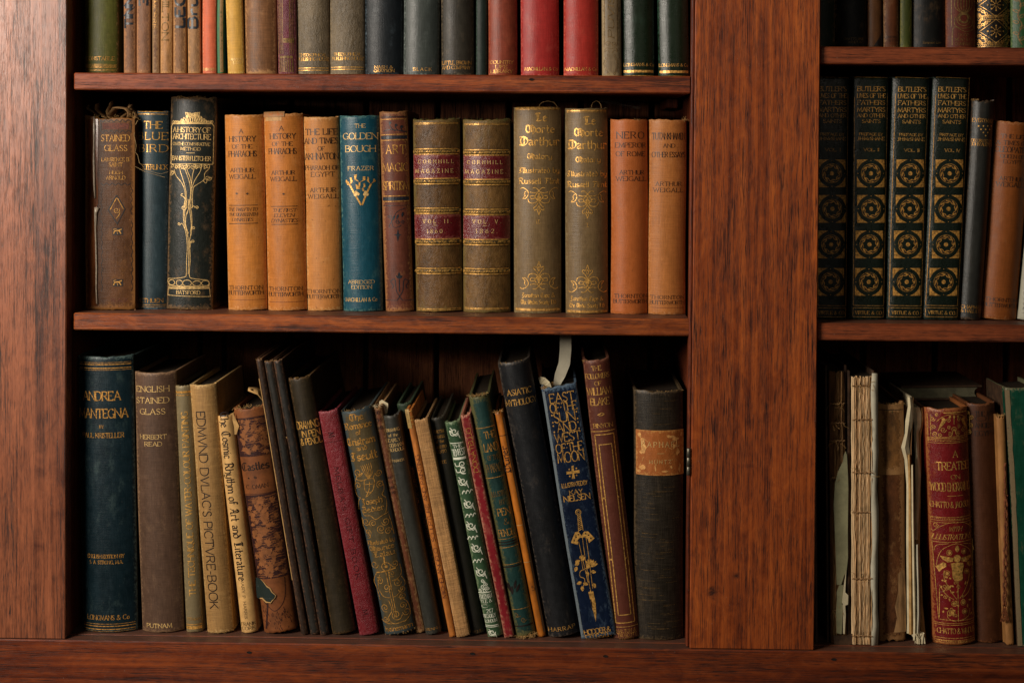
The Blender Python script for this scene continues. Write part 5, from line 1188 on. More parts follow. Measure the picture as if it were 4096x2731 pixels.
for yy, xx in ((15, 215), (245, 250), (465, 275), (690, 330)):
    for k in range(3): b.S_(M4b, [(xx-50+36*k, yy+22-6*k), (xx-35+36*k, yy-12-6*k), (xx-20+36*k, yy-2-6*k)], 9, 'w')
for yy, xx in ((125, 235), (340, 260), (555, 315), (790, 360)): beast(M4b, xx, yy, 1.15)
for x, y, r in ((375, 880, 20), (400, 910, 22), (375, 940, 24), (420, 950, 20), (395, 975, 22), (350, 975, 18)): b.spiral(M4b, x, y, r, 0, 1.3, 7, 'w')
b.S_(M4b, '330,1005 455,988', 9, 'w', smooth=False)
for t, x, y, w, h in (('FREEMAN', 400, 1035, 122, 44), ('TLE &', 405, 1082, 118, 30), ('C·', 400, 1130, 80, 30), ('217', 440, 1175, 70, 36), ('PICCADILLY', 437, 1225, 122, 38), ('LONDON', 452, 1273, 115, 32)): b.T(M4b, t, x, y, w, h, 'w', wt=1.2, sp=.12)
b.S_(M4b, '395,1325 522,1310', 7, 'w', smooth=False); b.S_(M4b, '398,1340 525,1325', 7, 'w', smooth=False); beast(M4b, 465, 1385, .9); b.finish()
b = low('narrow crimson book with gold capitals running up its spine, beside ragged dark teal book', 1838, 1881, 1656, 2018, 2058, cl('#801c24', wear='#b07a60', amt=.45, rough=.4, var=.2), bulge=.002, depth=.13, pw=4, fray=2)
b.T(M4, 'DONATELLO', 267, 1175, 440, 44, 'd', 's', R90, sp=.12, wt=.9); b.finish()
b = low('ragged dark teal book with dull stamped bands and a frayed foot, beside the crimson one', 1874, 1954, 1577, 2060, 2148, cl('#1c3834', wear='#5f5a34', grain='leather', amt=.75, rough=.42, var=.35, weave=.7), bulge=.006, depth=.19, fray=4)
for y in (950, 1438): b.rule(M4, y, 7, 'd')
b.T(M4, 'THE', 440, 1018, 100, 66, 'd'); b.T(M4, 'LAND', 455, 1140, 135, 80, 'd'); b.T(M4, 'OF THE', 475, 1240, 110, 46, 'x'); b.T(M4, 'PHARAO', 480, 1345, 150, 82, 'x', sp=.08)
b.T(M4b, 'ILLUSTR', 520, 30, 130, 50, 'x', sp=.1); b.T(M4b, 'BY', 560, 110, 50, 50, 'x'); b.T(M4b, 'PEN', 575, 205, 120, 70, 'd'); b.T(M4b, '&', 600, 300, 50, 60, 'x'); b.T(M4b, 'PENCIL', 600, 410, 150, 66, 'd', sp=.1)
for y in (470, 552, 718, 1155): b.rule(M4b, y, 5, 'd')
for y in (500, 525, 740, 1320): b.rule(M4b, y, 12, 'k', part='black_band')
for k in range(5): b.leaf(M4b, 620+20*k, 960+30*(k % 3), 90, 26, -1.6+.2*(k-2), 'k')
b.S_(M4b, '690,1200 715,1215 700,1240 745,1225', 9, 'x'); b.spiral(M4b, 770, 1260, 28, 0, 1.2, 8, 'x')
b.threads(46, PAPERT, True, .006); b.threads(50, PAPERT, False, .009); b.finish()
b = low('cracked amber paper spine bearing the number 5, between ragged teal and grey-black books', 1978, 2010, 1643, 2150, 2184, plain('amber_cracked_paper', '#a8611c', .42, 0, .3, 70, .5, (1, 1, .35), .7), bulge=.004, depth=.15, Y=YBt+.004, fray=3, part='spine_paper', pages=PAGEO)
b.T(M4, 'Dürer', 597, 1265, 270, 58, 'k', 'b', R90, sp=.12, wt=1.1); b.T(M4b, '5', 862, 955, 30, 44, 'k')
for y in (340, 700, ): b.rule(M4b, y, 5, PAPERT, part='paper_crack')
b.rule(M4, 1030, 6, 'k', part='paper_crack'); b.rule(M4, 1222, 7, 'k', part='paper_crack')
b.strip(b.lay('torn_edge', cl('#3c2418', grain='leather')), [(b.w*.42, b.h*.02), (b.w*.40, b.h*.3), (b.w*.44, b.h*.6), (b.w*.36, b.h*.8), (b.w*.42, b.h*.97)], lambda d: .0022); b.threads(18, PAPERT, True, .006); b.finish()
b = low('broad grey-black cloth book lettered ASIATIC MYTHOLOGY, beside the cracked amber spine', 1981, 2123, 1444, 2197, 2320, cl('#1b1c1e', wear='#5c5248', amt=.35, rough=.4, var=.2, spec=.36), bulge=.009, depth=.2)
b.T(M4, 'ASIATIC', 730, 597, 240, 56, 'g', sp=.2); b.T(M4, 'MYTHOLOGY', 745, 697, 318, 58, 'g', sp=.14); b.T(M4b, 'HARRAP', 1147, 1347, 265, 38, 'g', sp=.35); b.threads(10, PAPERT, True, .003); b.finish()
b = low('deep blue book with gilt rose-twined sword, lettered EAST OF THE SUN', 2153, 2313, 1541, 2330, 2458, cl('#0b1930', wear='#54687a', amt=.55, rough=.4, var=.3, streak=.3), bulge=.003, depth=.2, pw=5, fray=2.2)
for t, x, y, w, h in (('EAST', 1143, 655, 240, 88), ('OF·THE', 1157, 750, 262, 86), ('SUN', 1168, 845, 205, 98), ('AND', 1190, 945, 185, 88), ('WEST', 1200, 1042, 255, 86), ('OF·THE', 1217, 1145, 262, 86), ('MOON', 1232, 1237, 258, 98)): b.T(M4, t, x, y, w, h, 'g', 's', sp=.12, wt=.72)
for x, y in ((1045, 835), (1055, 905), (1060, 938), (1070, 998), (1285, 797), (1297, 864), (1300, 898), (1312, 960)): b.dot(M4, x, y, 8, 'g')
b.poly(M4, '1190,1382 1243,1378 1240,1330 1262,1322 1262,1375 1318,1365 1320,1395 1266,1398 1275,1450 1245,1452 1250,1402 1192,1410', 'g')
for x, y in ((1218, 1360), (1288, 1350), (1225, 1428), (1292, 1418)): b.dot(M4, x, y, 8, 'g')
b.T(M4, 'ILLUSTRATED·BY', 1272, 1505, 255, 42, 'g', 's', sp=.1); b.T(N1b, 'KAY', 160, 12, 130, 46, 'g', 's', sp=.12); b.T(N1b, 'NIELSEN', 168, 68, 258, 56, 'g', 's', sp=.12)
b.S_(N1b, [(182 + 26*cos(k*pi/4), 211 + 26*sin(k*pi/4)) for k in range(9)], 7, 'g'); b.S_(N1b, [(182 + 13*cos(k*pi/4), 211 + 13*sin(k*pi/4)) for k in range(9)], 5, 'g')
b.S_(N1b, '176,240 186,400', 7, 'g', smooth=False); b.S_(N1b, '202,238 230,390', 7, 'g', smooth=False)
for k in range(8): b.S_(N1b, [(178+2*k, 262+18*k), (203+3*k, 244+18*k)], 8, 'g', smooth=False)
b.poly(N1b, '110,512 150,408 182,400 212,440 240,400 278,398 342,466 288,512 272,466 240,456 195,462 178,482 180,530', 'g'); 
for x, y in ((160, 455), (143, 490), (185, 430), (252, 420), (282, 435), (305, 465)): b.dot(N1b, x, y, 8, 'k')
for Q in ('186,500 212,620 275,905', '222,455 245,640 292,960', '258,460 282,640 318,960'): b.S_(N1b, Q, 5, 'g')
b.poly(N1b, '275,995 292,985 296,955 303,990 322,985 345,1100 350,1200 346,1285 325,1200 300,1110', 'g'); b.poly(N1b, '290,1060 303,1070 318,1150 305,1130', 'k', off=.0004)
for x, y, a in ((190, 665, -.6), (150, 700, -.3), (165, 745, 1.9), (210, 690, -.9), (190, 705, 2.6), (262, 790, 1.3), (302, 790, .2), (268, 765, -1.2), (210, 895, 2.7), (225, 905, .3), (215, 935, 1.5), (325, 905, 1.2)): b.leaf(N1b, x, y, 52, 32, a, 'g')
for k in range(6): b.leaf(N1b, 300, 745, 78, 26, -2.3+.38*k, 'g')
b.S_(N1b, '290,740 240,770 200,790 195,840 235,860 240,900 215,960', 6, 'g'); b.S_(N1b, '215,640 215,700 225,770', 5, 'g')
b.T(N1b, 'HODDER·&', 360, 1372, 260, 48, 'g', 's', sp=.12, wt=1.1); b.T(N1b, 'STOUGHTON', 368, 1425, 256, 50, 'g', 's', sp=.1, wt=1.1)
denim = cl('#34424e', wear='#6a7478', amt=.7, rough=.6, var=.5, streak=.8)
m = MB()
for j in range(31):
    v = .002 + (b.h-.006)*j/30
    for i, u in enumerate((-b.w*.497, -b.w*.46, -b.w*.425)):
        u2 = u + (.0009*noise.noise((j*.8, 3, i)) if i == 2 else 0)
        m.v.append(b.P(u2, v, .0004)); kk = len(m.v)-1; m.uv[kk] = (u2+.3, v); m.ed[kk] = (.001, .004)
for j in range(30):
    for i in range(2): a = j*3+i; m.f.append((a+3, a+4, a+1, a))
m.obj('chafed_edge', denim, b.root, True)
b.threads(24, PAPERT, True, .005, -b.w*.42); b.threads(14, denim, False, .004); b.finish(); bE = b
b = low('red-brown cloth book framed with long gilt panel lines, lettered THE FOLLOWERS', 2325, 2443, 1438, 2462, 2556, cl('#5c2f22', wear='#865a44', amt=.35, rough=.45, var=.2), bulge=.006, depth=.21)
for t, x, y, w, h in (('THE', 365, 332, 98, 46), ('FOLLOWERS', 376, 410, 240, 50), ('OF', 382, 485, 68, 40), ('WILLIAM', 393, 563, 240, 72), ('BLAKE', 405, 668, 188, 70), ('BINYON', 438, 908, 195, 42)): b.T(N1, t, x, y, w, h, 'g', sp=.1)
b.S_(N1, '380,805 400,795 420,782 440,790 450,800', 8, 'g'); b.S_(N1, '395,810 430,805 445,785', 8, 'g')
b.S_(N1, '315,980 560,952', 8, 'g', smooth=False)
def lc(u, v): return (u*b.w, v*b.h)
vt, vb = b.loc(2240+440/2.528, 1340+1000/2.528)[1], b.loc(2240+650/2.45, 1960+1290/2.45)[1]
for k, (u, wd) in enumerate(((.36, .0011), (.24, .0010))):
    g_ = b.lay('gilt_rule', 'g'); q = .0115*k
    for pl in ([(-u*b.w, vt-q), (u*b.w, vt-q)], [(-u*b.w, vb+q*.8), (u*b.w, vb+q*.8)], [(-u*b.w, vt-q), (-u*b.w, vb+q*.8)], [(u*b.w, vt-q), (u*b.w, vb+q*.8)]): b.strip(g_, pl, lambda d: wd)
b.rule(N1b, 1330, 5, 'g')
for x, y in ((430, 77), (570, 62), (498, 677), (640, 660)): b.dot(N1b, x, y, 10, 'g')
for t, x, y, w in (('HALTON &', 650, 1370, 190), ('TRUSCOTT', 660, 1410, 190), ('SMITH', 655, 1455, 140)): b.T(N1b, t, x, y, w, 34, 'd')
b.threads(8, PAPERT, True, .005, -.014); b.finish()
b = low('thick upright charcoal book with worn tan label, at right end of the bottom left shelf', 2533, 2737, 1562, 2545, 2735, cl('#332c22', wear='#5a4a34', amt=.45, rough=.42, var=.25, streak=.8), bulge=.009, depth=.2, fray=1.6)
lbl = cl('#985626', wear='#c08848', grain='leather', amt=.35, rough=.45, var=.3, weave=.7, spots=.2)
b.patch(N1, 765, 958, 1252, 1412, lbl, 'paper_label', .0005)
scr = plain('scraped_label', '#cc9452', .6, 0, .25, 300)
for cx_, cy_, rx_, ry_ in ((800, 1010, 22, 30), (830, 1060, 22, 34), (845, 1130, 26, 60), (820, 1180, 20, 26), (830, 1340, 34, 30), (800, 1375, 24, 20), (1130, 1020, 50, 16), (1165, 1050, 40, 26), (1090, 1010, 30, 10), (1150, 1120, 16, 30), (1190, 1180, 20, 40), (1210, 1340, 14, 50), (1060, 1370, 36, 14), (960, 1345, 8, 40), (1120, 1330, 20, 24), (1225, 1010, 12, 30)):
    b.poly(N1, [(cx_ + rx_*b.rnd.uniform(.4, 1.2)*cos(k*pi/5), cy_ + ry_*b.rnd.uniform(.4, 1.2)*sin(k*pi/5)) for k in range(10)], scr, 'label_scrape', off=.0007)
for k in range(16):
    x_, y_ = b.rnd.uniform(800, 1220), b.rnd.uniform(990, 1380); l_ = b.rnd.uniform(15, 50); a_ = b.rnd.uniform(-1.4, 1.4)
    b.S_(N1, [(x_, y_), (x_+l_*cos(a_), y_+l_*sin(a_))], 4, scr, 'label_scrape')
b.T(N1, 'RAPHAËL', 1012, 1100, 380, 50, 'p', sp=.55); b.S_(N1, '975,1190 1048,1190', 4, 'p'); b.T(N1, 'MÜNTZ', 1008, 1275, 218, 36, 'p', sp=.6)
for _ in range(70):
    v = b.rnd.uniform(.01, b.h-.01); u = b.rnd.uniform(-b.w*.45, b.w*.3); l = b.rnd.uniform(.004, .022)
    if b.loc(2600, 1898)[1] < v < b.loc(2600, 1715)[1]: continue
    b.strip(b.lay('rubbed_thread', 'x'), [(u, v), (min(u+l, b.w*.47), v)], lambda d: .00025)
b.threads(14, PAPERT, True, .003); b.finish()
# slips of paper
def slip(name, lab, cat_, pts, wid, mat, Y0=.06, th=.0004, wdir=Vector((1, 0, 0))):
    m = MB(); ribbon(m, [unproj(x, y, Y0 + dy) for x, y, dy in pts], wid, th, wdir)
    c = sum((Vector(v) for v in m.v), Vector()) / len(m.v)
    m.v = [tuple(Vector(v) - c) for v in m.v]
    o = m.obj(name, mat, None, False); o.location = c; o['label'] = lab; o['category'] = cat_; return o
slip('paper_slip', 'long curving white paper strip rising from the deep blue sword book to the shelf above', 'bookmark', [(2221, 1560, .0), (2229, 1530, .004), (2240, 1500, .004), (2257, 1455, .0), (2262, 1400, -.004), (2262, 1335, -.004), (2262, 1310, -.002)], [.010, .009, .0125, .0135, .0135, .0135, .0135], PAPERW, .058)
slip('paper_slip', 'short bent cream paper tip standing at the left head corner of the deep blue book', 'bookmark', [(2205, 1560, 0), (2190, 1535, -.002), (2170, 1522, -.002), (2157, 1508, 0)], [.003, .007, .009, .003], PAPER, .05)
slip('paper_slip', 'little brown leather tab sticking up beside the white paper strip', 'bookmark', [(2200, 1560, 0), (2204, 1540, -.001), (2212, 1528, -.002)], [.006, .006, .002], PAPERT, .056)
# ---- upper right shelf
def rt(label, x0, x1, mat, hpx=-640, **k):
    k.setdefault('Y', .050)
    return top(label, x0, x1, mat, hpx, sz=Z_RT, group=GRT, **k)
b = rt('dark green book half hidden behind the middle stile on the upper right shelf', 3225, 3344, cl('#1c2818', amt=.3)); b.finish()
b = rt('wide black book with faint gold lines, second from middle stile on upper right shelf', 3347, 3473, cl('#12140f', amt=.2, rough=.5))
b.T(Z5, 'CHATTO AND', 485, 430, 225, 24, 'x'); b.T(Z5, 'WINDUS', 490, 466, 150, 24, 'x'); b.finish()
b = rt('dark tan book with a torn black foot, on the upper right shelf', 3475, 3530, cl('#6a4220', wear='#3a2412', amt=.5)); b.poly(Z5, '800,360 700,510 800,510', 'k'); b.T(Z5, 'TBA', 755, 466, 60, 20, 'x'); b.finish()
b = rt('plain dark orange-brown book, right of the dark tan book with a torn foot', 3537, 3598, cl('#5c3014', amt=.4)); b.T(Z5, 'CONSTABLE', 895, 410, 140, 22, 'k'); b.T(Z5, 'LTD', 910, 446, 70, 22, 'k'); b.finish()
b = rt('narrow olive green book on the dark upper right shelf', 3601, 3651, cl('#3d4416', wear='#6a6428', amt=.5), Y=.052); b.finish()
b = rt('widest black book on the upper right shelf, with tiny italic gold lettering', 3654, 3787, cl('#0f0f0d', amt=.2, rough=.5)); b.T(Z5, 'Sampson Low', 1340, 470, 205, 26, 'x', slant=.3); b.finish()
b = rt('dark red-brown book with a gilt sprouting bulb design above three lines of lettering', 3789, 3910, cl('#5e2414', wear='#7a4424', amt=.4))
for k in range(-3, 4): b.S_(Z5, [(1690+k*10, 145), (1690+k*32, 80), (1690+k*28, -40), (1690+k*12, -120)], 8, 'x')
b.S_(Z5, [(1690 + 75*cos(k*pi/5), 215 + 72*sin(k*pi/5)) for k in range(11)], 8, 'x'); b.S_(Z5, [(1690 + 50*cos(k*pi/5), 205 + 48*sin(k*pi/5)) for k in range(11)], 20, 'x'); b.S_(Z5, '1600,190 1590,270 1640,310 1740,310 1790,270 1780,190', 8, 'x'); b.S_(Z5, '1565,500 1570,340 1600,300 1700,350 1790,330 1810,280', 8, 'x'); b.S_(Z5, '1560,300 1560,-60', 8, 'x')
b.T(Z5, 'DODD', 1690, 388, 115, 28, 'x'); b.T(Z5, 'MEAD & Co', 1695, 435, 195, 30, 'x'); b.T(Z5, 'COMPANY', 1690, 484, 190, 34, 'x'); b.finish()
b = rt('black leather book covered in gold filigree diamonds and flowers', 3912, 4046, cl('#171210', grain='leather', amt=.3, rough=.3), bulge=.010)
for y0 in (60, 348):
    for sg in (-1, 1):
        b.S_(Z5, [(2035, y0-130), (2035+sg*165, y0), (2035, y0+130)], 5, 'g', smooth=False)
        for k in range(4):
            for yy in (-1, 1):
                b.spiral(Z5, 2035+sg*(165-30*k), y0+yy*(48+24*k), 20, k, 1.3, 6, 'g', sgn=sg)
                b.spiral(Z5, 2035+sg*(165-6*k), y0+yy*(95+12*k), 13, k, 1.2, 6, 'g', sgn=-sg)
    for k in range(8):
        a = k*pi/4; b.S_(Z5, [(2035+14*cos(a), y0+14*sin(a)), (2035+60*cos(a), y0+60*sin(a))], 5, 'g'); b.dot(Z5, 2035+(70 if k % 2 else 88)*cos(a), y0+(60 if k % 2 else 60)*sin(a), 9, 'g')
for y in (175, 188, 222, 470, 488, 515): b.rule(Z5, y, 4, 'g')
for k in range(20): b.dot(Z5, 1865+18*k, 203, 5, 'g'); b.dot(Z5, 1865+18*k, 500, 5, 'g')
b.finish()
b = rt('green book with reddish vine scrolls, cut by the right edge of the picture', 4052, 4180, cl('#1f4a22', wear='#6a7a4a', amt=.4, rough=.35))
b.S_(Z5, '2270,-60 2320,60 2290,180 2330,280 2290,400 2330,500', 12, 'x'); b.S_(Z5, '2420,-60 2370,60 2400,180 2360,300', 10, 'x')
for k in range(8): b.leaf(Z5, 2300+8*(k % 2), 10+62*k, 60, 28, (-.6 if k % 2 else 3.6), 'x', fill=False, wd=9)
b.finish()

# ---- middle right shelf
def rm(label, tx0, tx1, ty, bx0, bx1, mat, **k): return Book(label, tx0, tx1, ty, bx0, bx1, Z_RM, k.pop('Y', .046), mat, group=GRM, **k)
def roundel(b, Zz, cx, cy, R):
    k_ = R / 150
    pts = [(-150, -150), (-30, -150), (-50, -142), (-85, -122), (-108, -104), (-124, -82), (-142, -50), (-150, -30)]
    for sx in (-1, 1):
        for sy in (-1, 1):
            b.poly(Zz, [(cx + sx*x*k_*-1, cy + sy*y*k_*-1) for x, y in pts], 'd')
    for j in range(8):
        a = j*pi/4 + .25; r0 = 88*k_
        x, y = cx + r0*cos(a), cy + r0*sin(a)
        b.leaf(Zz, x, y, 66*k_, 32*k_, a + 2.0, 'd'); b.leaf(Zz, x + 8*k_*cos(a), y + 8*k_*sin(a), 48*k_, 14*k_, a + 2.3, 'k')
    b.S_(Zz, [(cx + 104*k_*cos(q*pi/8), cy + 104*k_*sin(q*pi/8)) for q in range(17)], 4, 'd')
    b.dot(Zz, cx, cy, 24*k_, 'd')
    for a in range(4): b.dot(Zz, cx + 140*k_*cos(a*pi/2), cy + 140*k_*sin(a*pi/2), 5*k_, 'd')
VOL = ((3252, 3400, 3236, 3386, 'I', 250, 245, 220, 220, 238, 230, 218, 212), (3410, 3558, 3396, 3542, 'II', 672, 677, 618, 618, 667, 635, 620, 614), (3570, 3722, 3548, 3697, 'III', 1122, 1120, 1000, 1020, 1102, 1040, 1020, 1005), (3730, 3884, 3700, 3840, 'IV', 1565, 1558, 1385, 1405, 1530, 1443, 1417, 1395))
NTH = {'I': 'first volume of the gilt-roundel set, half behind the stile', 'II': 'second volume of the gilt-roundel set', 'III': 'third volume of the gilt-roundel set', 'IV': 'brightest volume of the gilt-roundel set'}
for tx0, tx1, bx0, bx1, num, tcx, vcx, vr, wcx, r1, r2, r3, r4 in VOL:
    b = rm('black-green book numbered VOL. %s, %s' % (num, NTH[num]), tx0, tx1, 304, bx0, bx1, cl('#101a12', wear='#2c3a34', grain='leather', amt=.25, rough=.3, var=.25, spec=.4, weave=.8), bulge=.004, depth=.18, pw=4)
    c_ = 'd' if num in ('I', 'II') else 'g'  # duller gilt on the first two volumes puts the stile's shadow into colour
    o_ = {'I': 0, 'II': 0, 'III': 6, 'IV': 8}[num]
    base = {'I': 248, 'II': 672, 'III': 1121, 'IV': 1564}[num]
    for t, y, w, h, dx in (("BUTLER'S", 210, 300, 50, 0), ('LIVES OF THE', 285, 305, 46, 0), ('FATHERS', 360, 295, 46, -3), ('MARTYRS', 437, 300, 48, -5), ('AND OTHER', 503, 300, 38, -4), ('SAINTS', 565, 198, 36, -8), ('PREFACE BY', 708, 255, 28, -10), ('J·H·McSHANE', 756, 295, 34, -12), ('VOL. '+num, 878, 165, 32, -3)):
        b.T(N2, t, base+dx*(1 if num > 'II' else .3), y+o_, w, h, c_, sp=.14)
    fx = {'I': (85, 422, 82, 380), 'II': (490, 855, 455, 775), 'III': (945, 1303, 825, 1160), 'IV': (1392, 1762, 1215, 1545)}[num]
    b.S_(N2, [(fx[0], 80), (fx[1], 86+o_)], 4, 'd', 'gilt_frame', False)
    P0, P1 = (N2[0]+fx[0]/N2[2], N2[1]+80/N2[2]), (N2b[0]+fx[2]/N2b[2], N2b[1]+1100/N2b[2]); Q0, Q1 = (N2[0]+fx[1]/N2[2], N2[1]+86/N2[2]), (N2b[0]+fx[3]/N2b[2], N2b[1]+1105/N2b[2])
    ID = (0, 0, 1)
    b.S_(ID, [P0, P1], 1.6, 'd', 'gilt_frame', False); b.S_(ID, [Q0, Q1], 1.6, 'd', 'gilt_frame', False); b.S_(ID, [P1, Q1], 1.6, 'd', 'gilt_frame', False)
    b.S_(N2b, [(fx[2], 1125), (fx[3], 1130), (fx[3]-4, 1222), (fx[2]-4, 1218), (fx[2], 1125)], 4, 'd', 'gilt_frame', False)
    b.T(N2b, 'VIRTUE & CO.', (fx[2]+fx[3])/2+3, 1177, 285, 34, c_)
    rx = {'I': (238, 219, 213), 'II': (620, 620, 615), 'III': (1042, 1022, 1006), 'IV': (1443, 1418, 1396)}[num]
    r0 = {'I': 238, 'II': 667, 'III': 1103, 'IV': 1531}[num]
    roundel(b, N2, r0, 1138, 152)
    if num == 'I': rx = (232, 219, 213)
    if num == 'II': rx = (637, 620, 615)
    for x, y in zip(rx, (93, 465, 855)): roundel(b, N2b, x, y, 144)
    b.finish()
b = rm('slim charcoal book lettered EVERYMAN with a triangle of gilt dots', 3890, 3991, 395, 3841, 3926, cl('#2b2b27', wear='#5a4634', amt=.35, rough=.35, spec=.36), bulge=.006, fray=2)
b.T(N2, 'EVERYMAN', 1925, 558, 255, 40, 'd', sp=.2)
for r0, n in ((618, 4), (655, 3), (690, 2), (725, 1)):
    for k in range(n): b.dot(N2, 1925 + (k-(n-1)/2)*50, r0, 9, 'g')
b.T(N2, 'DECORATED BY', 1908, 780, 250, 30, 'd', sp=.14); b.T(N2, 'JOHN AUSTEN', 1908, 820, 255, 34, 'd', sp=.14); b.T(N2b, 'CHAPMAN', 1695, 1117, 225, 32, 'd'); b.T(N2b, '& HALL LTD', 1693, 1160, 225, 30, 'd'); b.threads(14, PAPERT, True, .005, -.010); b.finish()
b = rm('dark orange cloth book on a queen of Egypt, near the right edge', 3993, 4138, 482, 3936, 4075, cl('#8c4c1c', wear='#a8744a', amt=.3, rough=.5, var=.15), bulge=.008, Y=.048)
for t, x, y, w, h in (('THE LIFE', 2245, 735, 270, 42), ('& TIMES OF', 2230, 805, 320, 46), ('CLEOPATRA', 2240, 880, 380, 58), ('QUEEN OF', 2225, 955, 250, 38), ('EGYPT', 2225, 1013, 195, 38), ('ARTHUR', 2215, 1200, 260, 44), ('WEIGALL', 2205, 1262, 300, 48)): b.T(N2, t, x, y, w, h, 'k')
b.T(N2b, 'THORNTON', 2010, 1042, 330, 36, 'k'); b.T(N2b, 'BUTTERWORTH', 2000, 1100, 345, 38, 'k', sp=.12); b.finish()
b = rm('mottled black and white patterned spine just entering at the right edge of the picture', 4146, 4240, 560, 4078, 4170, cl('#23241f', wear='#b0ac98', amt=.9, rough=.4, var=.5), bulge=.005); b.finish()

# ---- bottom right shelf
def rl(label, tx0, tx1, ty, bx0, bx1, mat, **k): return Book(label, tx0, tx1, ty, bx0, bx1, Z_BOT, k.pop('Y', YBt+.006), mat, group=GRB, **k)
def bare(label, x0, x1, ty, bx0, bx1, n, cols, cords, Y, boards=True, depth=.18, seed=1):
    """a book that has lost its spine: folded gatherings, sewing cords, boards"""
    tl, tr = unproj(x0, ty, Y), unproj(x1, ty, Y)
    bl, br = unproj(bx0, 2580, Y), unproj(bx1, 2580, Y)
    w = ((tr-tl).x + (br-bl).x)/2; cx = (tl.x+tr.x+bl.x+br.x)/4; h = (tl.z+tr.z)/2 - Z_BOT
    root = thing('spineless_book', label, 'book', (cx, Y, Z_BOT), GRB)
    root.rotation_euler = (0, atan2((tl.x+tr.x)/2 - (bl.x+br.x)/2, h), 0)
    r = random.Random(seed)
    m = MB(); gw = w/n; NV = 60
    mats = cols
    sets = [MB() for _ in cols]
    for i in range(n):
        mb = sets[r.randrange(len(cols))]
        x = -w/2 + gw*(i+.5); off = r.uniform(-.0008, .0008); top_ = h - .003 - r.uniform(0, .003); n0 = len(mb.v); g2 = gw*r.uniform(.49, .54)
        for j in range(NV+1):
            z = .001 + (top_-.001)*j/NV
            pin = sum(math.exp(-((z/h-c)/.008)**2) for c in cords)
            rag = noise.noise((i*7.3, z*260, seed))*.0009 + noise.noise((i*3.3, z*900, seed))*.0005
            xx = x + noise.noise((i*1.7, z*40, seed+5))*.0005
            y = off + rag + pin*.0016
            for a, bq in ((-1, .004), (-.75, .0006), (0, -.0008), (.75, .0006), (1, .004)):
                mb.v.append((xx + a*g2, y + bq, z))
            if j:
                for q in range(4):
                    aa = n0 + (j-1)*5+q; mb.f.append((aa, aa+1, aa+6, aa+5))
    for mb, c in zip(sets, cols):
        if mb.f:
            o = mb.obj('sewn_gathering', c, root, False); o['kind'] = 'stuff'
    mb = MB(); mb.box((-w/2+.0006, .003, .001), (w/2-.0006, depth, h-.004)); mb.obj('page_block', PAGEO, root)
    for c in cords:
        mb = MB(); tube(mb, [Vector((-w/2 + w*t, -.0009 + .0007*sin(t*37+c*9), c*h + .0009*sin(t*29+c*50))) for t in [k/16 for k in range(17)]], lambda t: .0006+.0004*sin(t*50), 5); mb.obj('sewing_cord', cordm, root, True)
    mb = MB()
    for _ in range(26):
        p = Vector((r.uniform(-w/2, w/2), -.001, r.choice(cords)*h + r.uniform(-.004, .004))); d = Vector((r.uniform(-1, 1), -.5, r.uniform(-1, 1))); pts = [p]
        for k in range(4): d = (d + Vector((r.uniform(-.7, .7), r.uniform(-.1, .2), r.uniform(-.9, .5)))).normalized(); pts.append(pts[-1] + d*r.uniform(.001, .0035))
        tube(mb, pts, .0002, 4)
    mb.obj('loose_thread', PAPERT, root)['kind'] = 'stuff'
    if boards:
        for sx in (-1, 1):
            mb = MB(); mb.box((min(sx*(w/2+.0008), sx*(w/2+.0036)), .006, .0), (max(sx*(w/2+.0008), sx*(w/2+.0036)), depth+.004, h+.002), .0006); mb.obj('board', boardm, root)
    return root, w, h
cordm = plain('sewing_cord', '#94704a', .9, 0, .4, 300)
boardm = cl('#3a2818', wear='#6a5030', amt=.8)
boardm = plain('scuffed_board', '#3e2a19', .7, 0, .4, 120)
g1 = plain('gathering_brown', '#9c7850', .8, 0, .35, 200, .2, (1, 1, .15)); g2 = plain('gathering_tan', '#c49e70', .8, 0, .3, 200, .2, (1, 1, .15)); g3 = plain('gathering_cream', '#d8b88c', .8, 0, .25, 200, .2, (1, 1, .15)); g4 = plain('gathering_dark', '#6a4c2e', .85, 0, .35, 200, .2, (1, 1, .15))
YR = YBt + .001
ro, w, h = bare('dark tattered book without spine, nearest the middle stile, grey paper showing in its lower half', 3322, 3392, 1470, 3338, 3392, 13, [g1, g1, g4], (.12, .60, .735, .80, .87), YR-.001, True, .19, 3)
gp = plain('grey_green_lining', '#8e8a68', .75, 0, .15, 60)
m = MB()
def shp(root, pts, mat, name, y0=-.0032, th=.0010, Zz=N3b):
    mi = (Matrix.Translation(root.location) @ root.rotation_euler.to_matrix().to_4x4()).inverted()
    q = [mi @ unproj(Zz[0]+x/Zz[2], Zz[1]+y/Zz[2], root.location.y + y0) for x, y in pts]
    t = tessellate_polygon([[Vector((p.x, p.z, 0)) for p in q]]); n = len(q)
    m = MB(); m.add([(p.x, y0, p.z) for p in q] + [(p.x, y0+th, p.z) for p in q], [f for f in t] + [tuple(n+i for i in reversed(f)) for f in t] + [(i, (i+1) % n, n+(i+1) % n, n+i) for i in range(n)])
    return m.obj(name, mat, root)
shp(ro, [(245, -160), (275, -280), (310, -350), (325, -380), (332, -440), (350, -480), (362, -440), (372, -240), (375, -100), (370, 300), (372, 560), (360, 680), (330, 750), (305, 830), (262, 825), (255, 600), (240, 200), (232, 50)], gp, 'spine_lining')
shp(ro, [(285, 835), (325, 830), (312, 1020), (320, 1030), (310, 1310), (262, 1300), (255, 1100), (265, 960), (262, 900)], gp, 'spine_lining')
shp(ro, [(355, 690), (345, 900), (375, 930), (372, 1020), (345, 1030), (350, 1120), (340, 1310), (325, 1305), (322, 1020), (315, 1000), (330, 850)], PAPER, 'torn_leaf', -.0048)
